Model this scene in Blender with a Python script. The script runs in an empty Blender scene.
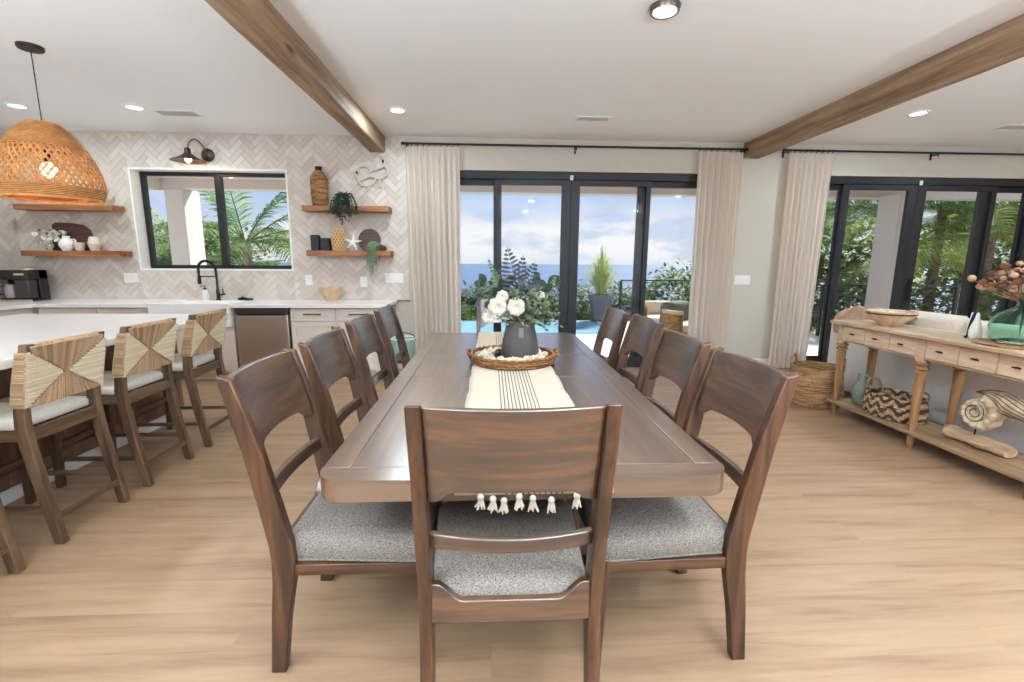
import bpy, math, random
from math import sin, cos, pi, radians, sqrt
from mathutils import Vector, Matrix, Euler
random.seed(7)
SC = bpy.context.scene
COL = SC.collection

# ------------------------------------------------------------------ helpers
def lin(c):
    c = c / 255.0
    return c / 12.92 if c <= 0.04045 else ((c + 0.055) / 1.055) ** 2.4
def rgb(r, g, b): return (lin(r), lin(g), lin(b), 1.0)

class MB:
    """collects geometry and links it as one mesh object"""
    def __init__(s): s.v = []; s.f = []; s.m = []; s.cur = 0
    def add(s, vs, fs):
        o = len(s.v); s.v += [tuple(p) for p in vs]
        for f in fs: s.f.append(tuple(i + o for i in f)); s.m.append(s.cur)
        return s
    def box(s, x0, x1, y0, y1, z0, z1, M=None):
        vs = [Vector(p) for p in ((x0,y0,z0),(x1,y0,z0),(x1,y1,z0),(x0,y1,z0),(x0,y0,z1),(x1,y0,z1),(x1,y1,z1),(x0,y1,z1))]
        if M is not None: vs = [M @ p for p in vs]
        return s.add(vs, [(0,3,2,1),(4,5,6,7),(0,1,5,4),(1,2,6,5),(2,3,7,6),(3,0,4,7)])
    def loft(s, rings, close=True, cap=True):
        n = len(rings[0]); vs = [p for r in rings for p in r]; fs = []
        for i in range(len(rings) - 1):
            for j in range(n if close else n - 1):
                a = i*n + j; b = i*n + (j+1) % n
                fs.append((a, b, b + n, a + n))
        if cap and close:
            fs.append(tuple(reversed(range(n)))); fs.append(tuple(range((len(rings)-1)*n, len(rings)*n)))
        return s.add(vs, fs)
    def prism(s, poly, a, b, axis='z', M=None):
        """extrude a 2D polygon along axis from a to b"""
        def P(p, t):
            q = {'z': (p[0], p[1], t), 'y': (p[0], t, p[1]), 'x': (t, p[0], p[1])}[axis]
            q = Vector(q); return M @ q if M is not None else q
        return s.loft([[P(p, a) for p in poly], [P(p, b) for p in poly]])
    def lathe(s, prof, n=24, c=(0,0,0), M=None, cap=True, sx=1, sy=1):
        rings = []
        for r, z in prof:
            ring = [Vector((c[0]+sx*r*cos(2*pi*k/n), c[1]+sy*r*sin(2*pi*k/n), c[2]+z)) for k in range(n)]
            if M is not None: ring = [M @ p for p in ring]
            rings.append(ring)
        return s.loft(rings, cap=cap)
    def tube(s, pts, r, n=8, closed=False, flat=1.0):
        pts = [Vector(p) for p in pts]; N = len(pts)
        rs = r if isinstance(r, (list, tuple)) else [r]*N
        rings = []; up = None
        for i, p in enumerate(pts):
            if closed: t = pts[(i+1) % N] - pts[i-1]
            else: t = pts[min(i+1, N-1)] - pts[max(i-1, 0)]
            if t.length < 1e-9: t = Vector((0,0,1))
            t.normalize()
            if up is None:
                up = Vector((0,0,1)) if abs(t.z) < .9 else Vector((1,0,0))
            up = (up - t * up.dot(t))
            if up.length < 1e-6: up = t.orthogonal()
            up.normalize(); sd = t.cross(up)
            rings.append([p + rs[i]*(cos(2*pi*k/n)*sd + flat*sin(2*pi*k/n)*up) for k in range(n)])
        if closed:
            rings.append(rings[0]); return s.loft(rings, cap=False)
        return s.loft(rings)
    def ball(s, c, r, n=12, m=8, sz=(1,1,1), M=None):
        prof = [(max(1e-4, sin(pi*i/m))*r, -cos(pi*i/m)*r) for i in range(m+1)]
        rings = []
        for rr, z in prof:
            ring = [Vector((sz[0]*rr*cos(2*pi*k/n), sz[1]*rr*sin(2*pi*k/n), sz[2]*z)) for k in range(n)]
            if M is not None: ring = [M @ p for p in ring]
            rings.append([p + Vector(c) for p in ring])
        return s.loft(rings)
    def grid(s, fn, nu, nv, both=False):
        vs = [fn(i/nu, j/nv) for j in range(nv+1) for i in range(nu+1)]
        fs = [(j*(nu+1)+i, j*(nu+1)+i+1, (j+1)*(nu+1)+i+1, (j+1)*(nu+1)+i) for j in range(nv) for i in range(nu)]
        return s.add(vs, fs)
    def build(s, name, mat, parent=None, loc=None, rot=None, bevel=0, seg=2, smooth=True, angle=35, subsurf=0, solid=0):
        me = bpy.data.meshes.new(name); me.from_pydata(s.v, [], s.f); me.update()
        mats = mat if isinstance(mat, (list, tuple)) else [mat]
        for m in mats: me.materials.append(m)
        if len(mats) > 1: me.polygons.foreach_set('material_index', s.m)
        if smooth:
            me.shade_smooth(); me.set_sharp_from_angle(angle=radians(angle))
        o = bpy.data.objects.new(name, me); COL.objects.link(o)
        if parent is not None: o.parent = parent
        if loc is not None: o.location = loc
        if rot is not None: o.rotation_euler = rot
        if solid:
            md = o.modifiers.new('solid', 'SOLIDIFY'); md.thickness = solid; md.offset = 0
        if bevel:
            md = o.modifiers.new('bevel', 'BEVEL'); md.width = bevel; md.segments = seg; md.limit_method = 'ANGLE'; md.angle_limit = radians(40)
        if subsurf:
            md = o.modifiers.new('sub', 'SUBSURF'); md.levels = subsurf; md.render_levels = subsurf
        return o

def tag(o, label=None, cat=None, group=None, kind=None):
    if label: o['label'] = label
    if cat: o['category'] = cat
    if group: o['group'] = group
    if kind: o['kind'] = kind
    return o
def empty(name, loc=(0,0,0), rz=0, label=None, cat=None, group=None, kind=None):
    o = bpy.data.objects.new(name, None); COL.objects.link(o)
    o.location = loc; o.rotation_euler = (0,0,rz); o.empty_display_size = .1
    return tag(o, label, cat, group, kind)
KIDS = {}
def copy_tree(o, parent=None):
    c = o.copy(); COL.objects.link(c)
    if parent is not None: c.parent = parent
    for ch in [k for k in bpy.data.objects if k.parent == o]:
        copy_tree(ch, c)
    return c
def place(o, loc, rz=0, label=None, scale=None):
    o.location = loc; o.rotation_euler = (0,0,rz)
    if label: o['label'] = label
    if scale: o.scale = scale
    return o
def rr(x0, x1, y0, y1, r, n=5):
    """rounded rectangle polygon"""
    out = []
    for cx, cy, a in ((x1-r,y1-r,0),(x0+r,y1-r,90),(x0+r,y0+r,180),(x1-r,y0+r,270)):
        for k in range(n+1):
            t = radians(a + 90*k/n); out.append((cx + r*cos(t), cy + r*sin(t)))
    return out
def spline(pts, n=8):
    """Catmull-Rom through points"""
    P = [Vector(p) for p in pts]; P = [P[0]*2-P[1]] + P + [P[-1]*2-P[-2]]; out = []
    for i in range(1, len(P)-2):
        for k in range(n):
            t = k/n; a, b, c, d = P[i-1], P[i], P[i+1], P[i+2]
            out.append(.5*((2*b) + (c-a)*t + (2*a-5*b+4*c-d)*t*t + (3*b-a-3*c+d)*t**3))
    out.append(P[-2]); return out

# ------------------------------------------------------------------ materials
def newmat(name):
    m = bpy.data.materials.new(name); m.use_nodes = True
    nt = m.node_tree; return m, nt, nt.nodes['Principled BSDF']
def N(nt, typ, **kw):
    n = nt.nodes.new(typ)
    for k, v in kw.items():
        if hasattr(n, k) and k not in n.inputs: setattr(n, k, v)
        else: n.inputs[k.replace('_', ' ')].default_value = v
    return n
def L(nt, a, b): nt.links.new(a, b)
def coords(nt, scale=(1,1,1), rand=True, rot=(0,0,0)):
    tc = N(nt, 'ShaderNodeTexCoord'); mp = N(nt, 'ShaderNodeMapping')
    mp.inputs['Scale'].default_value = scale; mp.inputs['Rotation'].default_value = rot
    src = tc.outputs['Object']
    if rand:
        oi = N(nt, 'ShaderNodeObjectInfo'); ad = N(nt, 'ShaderNodeVectorMath', operation='ADD')
        mu = N(nt, 'ShaderNodeMath', operation='MULTIPLY'); mu.inputs[1].default_value = 7.0
        L(nt, oi.outputs['Random'], mu.inputs[0]); L(nt, src, ad.inputs[0]); L(nt, mu.outputs[0], ad.inputs[1]); src = ad.outputs[0]
    L(nt, src, mp.inputs['Vector']); return mp.outputs['Vector']
def ramp(nt, fac, stops):
    r = N(nt, 'ShaderNodeValToRGB'); e = r.color_ramp.elements
    while len(e) > 1: e.remove(e[-1])
    e[0].position = stops[0][0]; e[0].color = stops[0][1]
    for p, c in stops[1:]:
        x = e.new(p); x.color = c
    L(nt, fac, r.inputs['Fac']); return r.outputs['Color']
def bump(nt, h, bs, s=.2, d=.002):
    b = N(nt, 'ShaderNodeBump'); b.inputs['Strength'].default_value = s; b.inputs['Distance'].default_value = d
    L(nt, h, b.inputs['Height']); L(nt, b.outputs['Normal'], bs.inputs['Normal'])
def plain(name, c, rough=.5, metal=0, noise=.0, nscale=8, bumpy=0, bscale=60, spec=.5, coat=0, sheen=0):
    m, nt, bs = newmat(name)
    bs.inputs['Base Color'].default_value = c; bs.inputs['Roughness'].default_value = rough; bs.inputs['Metallic'].default_value = metal
    bs.inputs['Specular IOR Level'].default_value = spec; bs.inputs['Coat Weight'].default_value = coat
    bs.inputs['Sheen Weight'].default_value = sheen
    v = coords(nt)
    if noise:
        n = N(nt, 'ShaderNodeTexNoise'); n.inputs['Scale'].default_value = nscale; n.inputs['Detail'].default_value = 4
        L(nt, v, n.inputs['Vector'])
        lo = tuple(max(0, x*(1-noise)) for x in c[:3]) + (1,); hi = tuple(min(1, x*(1+noise)) for x in c[:3]) + (1,)
        L(nt, ramp(nt, n.outputs['Fac'], [(.3, lo), (.7, hi)]), bs.inputs['Base Color'])
    if bumpy:
        n = N(nt, 'ShaderNodeTexNoise'); n.inputs['Scale'].default_value = bscale; L(nt, v, n.inputs['Vector'])
        bump(nt, n.outputs['Fac'], bs, bumpy, .003)
    return m
def wood(name, axis, dark, mid, light, rough=.4, scale=1.0, coat=0, knots=False, spec=.5, cior=1.5):
    """stretched-noise grain running along an axis"""
    m, nt, bs = newmat(name)
    st = {'x': (1.1, 16, 16), 'y': (16, 1.1, 16), 'z': (16, 16, 1.1)}[axis]
    v = coords(nt, tuple(k*scale for k in st))
    w = N(nt, 'ShaderNodeTexNoise'); w.inputs['Scale'].default_value = 1.0; w.inputs['Detail'].default_value = 8; w.inputs['Roughness'].default_value = .62; w.inputs['Distortion'].default_value = .25
    L(nt, v, w.inputs['Vector'])
    c = ramp(nt, w.outputs['Fac'], [(.28, dark), (.47, mid), (.62, light), (.8, mid)])
    f = N(nt, 'ShaderNodeTexNoise'); f.inputs['Scale'].default_value = 5.0; f.inputs['Detail'].default_value = 3
    L(nt, v, f.inputs['Vector'])
    mx = N(nt, 'ShaderNodeMix', data_type='RGBA', blend_type='MULTIPLY'); mx.inputs['Factor'].default_value = .6
    L(nt, c, mx.inputs['A']); L(nt, ramp(nt, f.outputs['Fac'], [(.3, (.72,.7,.68,1)), (.6, (1,1,1,1))]), mx.inputs['B'])
    out = mx.outputs['Result']
    if knots:
        vo = N(nt, 'ShaderNodeTexVoronoi'); vo.inputs['Scale'].default_value = 1.0
        v2 = coords(nt, {'x': (1.3,5,5), 'y': (5,1.3,5), 'z': (5,5,1.3)}[axis]); L(nt, v2, vo.inputs['Vector'])
        m2 = N(nt, 'ShaderNodeMix', data_type='RGBA', blend_type='MULTIPLY'); m2.inputs['Factor'].default_value = 1
        L(nt, out, m2.inputs['A']); L(nt, ramp(nt, vo.outputs['Distance'], [(.05, (.25,.18,.12,1)), (.13, (1,1,1,1))]), m2.inputs['B']); out = m2.outputs['Result']
    L(nt, out, bs.inputs['Base Color'])
    bs.inputs['Roughness'].default_value = rough; bs.inputs['Coat Weight'].default_value = coat; bs.inputs['Coat Roughness'].default_value = .24; bs.inputs['Coat IOR'].default_value = cior
    bs.inputs['Specular IOR Level'].default_value = spec
    bump(nt, f.outputs['Fac'], bs, .12, .001)
    return m
def tweed(name, a, b, c, scale=260, rough=.95):
    m, nt, bs = newmat(name)
    n = N(nt, 'ShaderNodeTexNoise'); n.inputs['Scale'].default_value = 1; n.inputs['Detail'].default_value = 2
    L(nt, coords(nt, (scale*.35, scale, scale)), n.inputs['Vector'])
    n2 = N(nt, 'ShaderNodeTexNoise'); n2.inputs['Scale'].default_value = 1
    L(nt, coords(nt, (scale, scale*.3, scale)), n2.inputs['Vector'])
    ad = N(nt, 'ShaderNodeMath', operation='ADD'); L(nt, n.outputs['Fac'], ad.inputs[0]); L(nt, n2.outputs['Fac'], ad.inputs[1])
    ml = N(nt, 'ShaderNodeMath', operation='MULTIPLY'); ml.inputs[1].default_value = .5; L(nt, ad.outputs[0], ml.inputs[0])
    L(nt, ramp(nt, ml.outputs[0], [(.38, a), (.5, b), (.6, c)]), bs.inputs['Base Color'])
    bs.inputs['Roughness'].default_value = rough; bs.inputs['Specular IOR Level'].default_value = .2
    bump(nt, ml.outputs[0], bs, .5, .003); return m
def woven(name, a, b, sx=60, sz=60, rough=.8, diag=False):
    """braided fibre: crossed waves"""
    m, nt, bs = newmat(name)
    v = coords(nt, (1,1,1))
    w1 = N(nt, 'ShaderNodeTexWave', bands_direction='Z'); w1.inputs['Scale'].default_value = sz/6.28; w1.inputs['Distortion'].default_value = 2.5; w1.inputs['Detail'].default_value = 2; w1.inputs['Detail Scale'].default_value = 4
    L(nt, v, w1.inputs['Vector'])
    n = N(nt, 'ShaderNodeTexNoise'); n.inputs['Scale'].default_value = sx; n.inputs['Detail'].default_value = 3; L(nt, v, n.inputs['Vector'])
    ml = N(nt, 'ShaderNodeMath', operation='MULTIPLY'); L(nt, w1.outputs['Fac'], ml.inputs[0]); L(nt, n.outputs['Fac'], ml.inputs[1])
    n3 = N(nt, 'ShaderNodeTexNoise'); n3.inputs['Scale'].default_value = 1; n3.inputs['Detail'].default_value = 3; L(nt, coords(nt, (7,7,60)), n3.inputs['Vector'])
    m3 = N(nt, 'ShaderNodeMix', data_type='RGBA', blend_type='MULTIPLY'); m3.inputs['Factor'].default_value = 1; L(nt, ramp(nt, ml.outputs[0], [(.08, a), (.42, b)]), m3.inputs['A']); L(nt, ramp(nt, n3.outputs['Fac'], [(.38, (.52,.44,.38,1)), (.58, (1.05,1.02,1,1))]), m3.inputs['B'])
    L(nt, m3.outputs['Result'], bs.inputs['Base Color'])
    bs.inputs['Roughness'].default_value = rough; bs.inputs['Specular IOR Level'].default_value = .25
    bump(nt, ml.outputs[0], bs, .6, .006); return m
def emis(name, c, s):
    m, nt, bs = newmat(name); bs.inputs['Base Color'].default_value = c
    bs.inputs['Emission Color'].default_value = c; bs.inputs['Emission Strength'].default_value = s; return m
def glass(name, tint=(1,1,1,1), refl=1.0, base=.012):
    """thin glazing: clear with fresnel reflections"""
    m, nt, bs = newmat(name); nt.nodes.remove(bs)
    out = nt.nodes['Material Output']; t = N(nt, 'ShaderNodeBsdfTransparent'); t.inputs['Color'].default_value = tint
    g = N(nt, 'ShaderNodeBsdfGlossy'); g.inputs['Roughness'].default_value = .02; g.inputs['Color'].default_value = (refl,)*3+(1,)
    lw = N(nt, 'ShaderNodeLayerWeight'); lw.inputs['Blend'].default_value = .5; pw = N(nt, 'ShaderNodeMath', operation='POWER'); pw.inputs[1].default_value = 4.0; L(nt, lw.outputs['Facing'], pw.inputs[0])
    fr = N(nt, 'ShaderNodeMath', operation='MULTIPLY_ADD'); fr.inputs[1].default_value = .55; fr.inputs[2].default_value = base; L(nt, pw.outputs[0], fr.inputs[0])
    mx = N(nt, 'ShaderNodeMixShader'); L(nt, fr.outputs[0], mx.inputs[0]); L(nt, t.outputs[0], mx.inputs[1]); L(nt, g.outputs[0], mx.inputs[2])
    L(nt, mx.outputs[0], out.inputs['Surface']); return m
def leaf(name, a, b, rough=.5, trans=.35):
    m, nt, bs = newmat(name); out = nt.nodes['Material Output']
    g = N(nt, 'ShaderNodeNewGeometry'); c = ramp(nt, g.outputs['Random Per Island'], [(0, a), (1, b)])
    L(nt, c, bs.inputs['Base Color']); bs.inputs['Roughness'].default_value = max(rough, .6); bs.inputs['Specular IOR Level'].default_value = .15
    t = N(nt, 'ShaderNodeBsdfTranslucent'); L(nt, c, t.inputs['Color'])
    mx = N(nt, 'ShaderNodeMixShader'); mx.inputs[0].default_value = trans
    L(nt, bs.outputs[0], mx.inputs[1]); L(nt, t.outputs[0], mx.inputs[2]); L(nt, mx.outputs[0], out.inputs['Surface']); return m
def island(name, stops, rough=.4, coat=0, bumpy=0):
    m, nt, bs = newmat(name); g = N(nt, 'ShaderNodeNewGeometry')
    L(nt, ramp(nt, g.outputs['Random Per Island'], stops), bs.inputs['Base Color']); bs.inputs['Roughness'].default_value = rough
    bs.inputs['Coat Weight'].default_value = coat
    if bumpy:
        n = N(nt, 'ShaderNodeTexNoise'); n.inputs['Scale'].default_value = 25; L(nt, coords(nt, rand=False), n.inputs['Vector']); bump(nt, n.outputs['Fac'], bs, bumpy, .004)
    return m
def cloth(name, c, trans=.3, rough=.9, weave=400):
    m, nt, bs = newmat(name); out = nt.nodes['Material Output']
    bs.inputs['Base Color'].default_value = c; bs.inputs['Roughness'].default_value = rough; bs.inputs['Specular IOR Level'].default_value = .15
    t = N(nt, 'ShaderNodeBsdfTranslucent'); t.inputs['Color'].default_value = c
    n = N(nt, 'ShaderNodeTexNoise'); n.inputs['Scale'].default_value = weave; L(nt, coords(nt), n.inputs['Vector']); bump(nt, n.outputs['Fac'], bs, .2, .001)
    mx = N(nt, 'ShaderNodeMixShader'); mx.inputs[0].default_value = trans
    L(nt, bs.outputs[0], mx.inputs[1]); L(nt, t.outputs[0], mx.inputs[2]); L(nt, mx.outputs[0], out.inputs['Surface']); return m

def floor_mat():
    m, nt, bs = newmat('oak_floor')
    tc = N(nt, 'ShaderNodeTexCoord')
    br = N(nt, 'ShaderNodeTexBrick'); br.inputs['Scale'].default_value = 1; br.inputs['Brick Width'].default_value = 1.9; br.inputs['Row Height'].default_value = .19
    br.inputs['Mortar Size'].default_value = .0012; br.inputs['Mortar Smooth'].default_value = .4
    br.inputs['Color1'].default_value = (0,0,0,1); br.inputs['Color2'].default_value = (1,1,1,1); br.inputs['Mortar'].default_value = (.5,.5,.5,1)
    L(nt, tc.outputs['Object'], br.inputs['Vector'])
    sc = N(nt, 'ShaderNodeVectorMath', operation='SCALE'); sc.inputs['Scale'].default_value = 13.0; L(nt, br.outputs['Color'], sc.inputs[0])
    ad = N(nt, 'ShaderNodeVectorMath', operation='ADD'); L(nt, tc.outputs['Object'], ad.inputs[0]); L(nt, sc.outputs[0], ad.inputs[1])
    mp = N(nt, 'ShaderNodeMapping'); mp.inputs['Scale'].default_value = (1.1, 13, 1); L(nt, ad.outputs[0], mp.inputs['Vector'])
    n = N(nt, 'ShaderNodeTexNoise'); n.inputs['Scale'].default_value = 1; n.inputs['Detail'].default_value = 9; n.inputs['Roughness'].default_value = .6; n.inputs['Distortion'].default_value = .35
    L(nt, mp.outputs[0], n.inputs['Vector'])
    c = ramp(nt, n.outputs['Fac'], [(.28, rgb(124,98,74)), (.45, rgb(151,122,95)), (.6, rgb(164,135,107)), (.78, rgb(140,112,86))])
    tint = ramp(nt, br.outputs['Color'], [(0, (.95,.945,.94,1)), (1, (1.03,1.03,1.03,1))])
    mx = N(nt, 'ShaderNodeMix', data_type='RGBA', blend_type='MULTIPLY'); mx.inputs['Factor'].default_value = 1; L(nt, c, mx.inputs['A']); L(nt, tint, mx.inputs['B'])
    m2 = N(nt, 'ShaderNodeMix', data_type='RGBA', blend_type='MIX'); m2.inputs['B'].default_value = rgb(150,116,84)
    ms = N(nt, 'ShaderNodeMath', operation='MULTIPLY'); ms.inputs[1].default_value = .45; L(nt, br.outputs['Fac'], ms.inputs[0]); L(nt, ms.outputs[0], m2.inputs['Factor'])
    L(nt, mx.outputs['Result'], m2.inputs['A']); L(nt, m2.outputs['Result'], bs.inputs['Base Color'])
    bs.inputs['Roughness'].default_value = .42; bs.inputs['Specular IOR Level'].default_value = .45
    bump(nt, n.outputs['Fac'], bs, .06, .001); return m

def stripes_mat():
    """cream cloth with thin dark warp stripes down the middle"""
    m, nt, bs = newmat('runner_cloth')
    tc = N(nt, 'ShaderNodeTexCoord'); sp = N(nt, 'ShaderNodeSeparateXYZ'); L(nt, tc.outputs['Object'], sp.inputs[0])
    w = N(nt, 'ShaderNodeMath', operation='MULTIPLY'); w.inputs[1].default_value = 2*pi/.0165; L(nt, sp.outputs['X'], w.inputs[0])
    s = N(nt, 'ShaderNodeMath', operation='COSINE'); L(nt, w.outputs[0], s.inputs[0])
    g = N(nt, 'ShaderNodeMath', operation='GREATER_THAN'); g.inputs[1].default_value = .55; L(nt, s.outputs[0], g.inputs[0])
    a = N(nt, 'ShaderNodeMath', operation='ABSOLUTE'); L(nt, sp.outputs['X'], a.inputs[0])
    l = N(nt, 'ShaderNodeMath', operation='LESS_THAN'); l.inputs[1].default_value = .094; L(nt, a.outputs[0], l.inputs[0])
    f = N(nt, 'ShaderNodeMath', operation='MULTIPLY'); L(nt, g.outputs[0], f.inputs[0]); L(nt, l.outputs[0], f.inputs[1])
    mx = N(nt, 'ShaderNodeMix', data_type='RGBA'); mx.inputs['A'].default_value = rgb(206,192,172); mx.inputs['B'].default_value = rgb(96,90,88); L(nt, f.outputs[0], mx.inputs['Factor'])
    n = N(nt, 'ShaderNodeTexNoise'); n.inputs['Scale'].default_value = 1; L(nt, coords(nt, (30, 350, 30), rand=False), n.inputs['Vector'])
    m2 = N(nt, 'ShaderNodeMix', data_type='RGBA', blend_type='MULTIPLY'); m2.inputs['Factor'].default_value = 1; L(nt, mx.outputs['Result'], m2.inputs['A']); L(nt, ramp(nt, n.outputs['Fac'], [(.3,(.88,.87,.85,1)),(.7,(1,1,1,1))]), m2.inputs['B'])
    L(nt, m2.outputs['Result'], bs.inputs['Base Color']); bs.inputs['Roughness'].default_value = .9; bump(nt, n.outputs['Fac'], bs, .4, .002); return m

M = {}
M['floor'] = floor_mat()
M['wall'] = plain('wall_paint', rgb(196,189,177), .7, noise=.015, nscale=3)
M['ceiling'] = plain('ceiling_paint', rgb(244,245,247), .8)
M['white_paint'] = plain('white_paint', rgb(238,236,232), .45)
M['cabinet'] = plain('cabinet_paint', rgb(228,216,203), .4)
M['quartz'] = plain('quartz_top', rgb(240,236,232), .22, noise=.02, nscale=5)
M['grout'] = plain('grout', rgb(150,136,124), .9)
M['tile'] = island('glazed_tile', [(0, rgb(196,184,172)), (.5, rgb(206,195,184)), (1, rgb(215,205,195))], .38, bumpy=.25)
M['black'] = plain('black_metal', rgb(30,28,28), .4, metal=.3)
M['frame'] = plain('door_frame_paint', rgb(34,34,38), .4, metal=.2)
M['pane'] = glass('window_glass')
BR = (rgb(24,14,8), rgb(62,38,23), rgb(92,60,37))
for ax in 'xyz':
    M['chair_'+ax] = wood('chair_wood_'+ax, ax, *BR, rough=.36, scale=1.6, spec=.5, coat=1.0 if ax == 'y' else .15, cior=1.75)
M['seat'] = tweed('tweed_seat', rgb(80,74,68), rgb(130,122,113), rgb(156,147,137), 460)
M['table_y'] = wood('table_wood_y', 'y', rgb(66,48,34), rgb(94,71,52), rgb(112,87,66), rough=.3, scale=.9, spec=.6, coat=1.0, cior=2.2)
M['table_x'] = wood('table_wood_x', 'x', rgb(62,44,30), rgb(90,66,47), rgb(108,82,61), rough=.3, scale=.9, spec=.6, coat=1.0, cior=2.2)
M['table_dark'] = plain('table_groove', rgb(60,42,32), .6)
M['runner'] = stripes_mat()
M['tassel'] = plain('cotton_tassel', rgb(228,216,198), .95, bumpy=.3, bscale=300)
M['beam'] = wood('beam_wood', 'y', rgb(104,80,60), rgb(146,118,94), rgb(172,146,120), rough=.7, scale=.8, knots=True)
M['shelf'] = wood('shelf_wood', 'x', rgb(104,60,32), rgb(150,96,58), rgb(176,120,78), rough=.55, scale=1.4, knots=True)
M['island'] = wood('island_wood', 'z', rgb(92,64,50), rgb(120,88,70), rgb(138,104,84), rough=.35, scale=1.0)
for ax in 'xyz': M['stool_'+ax] = wood('stool_wood_'+ax, ax, rgb(50,34,23), rgb(84,62,45), rgb(112,88,66), rough=.4, scale=1.6)
M['rush_light'] = island('pale_rush', [(0, rgb(206,190,158)), (1, rgb(234,223,198))], .85)
M['rush_dark'] = island('brown_rush', [(0, rgb(140,110,80)), (.5, rgb(164,134,102)), (1, rgb(184,156,124))], .85)
M['stool_seat'] = tweed('stool_linen', rgb(206,196,180), rgb(228,221,210), rgb(238,233,225), 300)
M['rattan'] = woven('rattan', rgb(150,92,44), rgb(218,160,98), 90, 160)
M['strip'] = plain('bamboo_strip', rgb(206,150,92), .6, noise=.25, nscale=20)
M['steel'] = plain('brushed_steel', rgb(226,206,190), .38, metal=1.0)
M['steel_dark'] = plain('steel_trim', rgb(120,112,106), .3, metal=1.0)
M['ceramic_white'] = plain('white_ceramic', rgb(240,238,234), .15)
M['curtain'] = cloth('linen_curtain', rgb(240,231,221), .5)
M['sofa'] = tweed('sofa_linen', rgb(205,202,200), rgb(226,224,222), rgb(236,234,232), 220)
M['cushion'] = tweed('cushion_linen', rgb(214,200,180), rgb(232,222,206), rgb(240,232,220), 240)
M['throw'] = tweed('tan_throw', rgb(140,112,88), rgb(178,148,120), rgb(196,168,140), 160)
M['cons_top'] = wood('console_top', 'y', rgb(168,138,108), rgb(196,170,140), rgb(214,192,166), rough=.4, scale=1.1)
M['cons_leg'] = wood('console_leg', 'z', rgb(112,76,46), rgb(150,110,72), rgb(172,132,92), rough=.5, scale=1.3)
M['cons_shelf'] = wood('console_shelf', 'y', rgb(110,82,56), rgb(146,116,84), rgb(168,138,104), rough=.5, scale=1.1)
M['cons_drawer'] = wood('console_drawer', 'y', rgb(188,158,126), rgb(212,184,154), rgb(226,202,174), rough=.5, scale=1.6)
M['iron'] = plain('dark_iron', rgb(44,34,28), .5, metal=.6)
M['seagrass'] = woven('seagrass', rgb(132,98,62), rgb(204,170,126), 70, 230)
M['glass_green'] = None
M['vase_dark'] = plain('charcoal_ceramic', rgb(66,62,60), .6, noise=.4, nscale=12, bumpy=.3, bscale=30)
M['bead'] = island('wood_bead', [(0, rgb(190,170,146)), (.6, rgb(222,206,184)), (1, rgb(236,226,210))], .6)
M['petal'] = island('cream_petal', [(0, rgb(206,196,180)), (1, rgb(232,226,214))], .8)
M['blush'] = island('dried_bloom', [(0, rgb(96,48,44)), (.4, rgb(140,84,70)), (.7, rgb(198,158,130)), (1, rgb(220,192,166))], .9)
M['leaf_dark'] = leaf('dark_leaf', rgb(36,52,42), rgb(74,92,74))
M['leaf_sage'] = leaf('sage_leaf', rgb(92,112,84), rgb(146,160,124))
M['leaf_slate'] = leaf('slate_fern', rgb(66,72,78), rgb(104,110,116))
M['wicker'] = woven('brown_wicker', rgb(92,62,38), rgb(176,130,88), 90, 230)
M['coral'] = None
M['berry'] = plain('dark_berry', rgb(40,34,40), .5)
M['succulent'] = leaf('succulent', rgb(100,126,98), rgb(156,176,144), trans=.15)
M['palm'] = leaf('palm_leaf', rgb(74,110,62), rgb(172,196,122), .4, .45)
M['palm2'] = leaf('palm_leaf_yellow', rgb(128,154,72), rgb(214,218,128), .4, .45)
M['bush'] = leaf('shrub_leaf', rgb(58,88,46), rgb(140,166,84), .5, .4)
M['bush2'] = leaf('sea_grape_leaf', rgb(64,88,58), rgb(142,160,106), .4, .35)
M['bark'] = plain('palm_bark', rgb(134,116,96), .9, noise=.3, nscale=14, bumpy=.5)
M['deck'] = plain('deck_tile', rgb(218,211,204), .6, noise=.03, nscale=4)
M['stucco'] = plain('stucco', rgb(208,200,192), .8, bumpy=.15)
M['soil'] = plain('ground', rgb(120,124,84), .95, noise=.3, nscale=2)
SKY_BACK, SKY, SUN, EXPO, LAMP, UPL = 2.2, .61, 5.2, 0.75, 14, 205
# ------------------------------------------------------------------ camera
H = 1.4
cam_d = bpy.data.cameras.new('camera'); cam = bpy.data.objects.new('camera', cam_d); COL.objects.link(cam)
cam_d.sensor_width = 36; cam_d.lens = 464/1024*36; cam_d.clip_start = .05; cam_d.clip_end = 5000
def _R(p, y, r):
    B = Matrix(((1,0,0),(0,0,-1),(0,1,0)))
    Rz = Matrix(((cos(y),-sin(y),0),(sin(y),cos(y),0),(0,0,1)))
    Rx = Matrix(((1,0,0),(0,cos(p),-sin(p)),(0,sin(p),cos(p))))
    Rr = Matrix(((cos(r),-sin(r),0),(sin(r),cos(r),0),(0,0,1)))
    return Rr @ Rx @ B @ Rz
_m = _R(.1706, .0465, .0066)          # rows: image right, image down, view direction
_c = Matrix((_m[0], -_m[1], -_m[2])).transposed()
cam.matrix_world = Matrix.Translation((0,0,H)) @ _c.to_4x4()
SC.camera = cam

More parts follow.
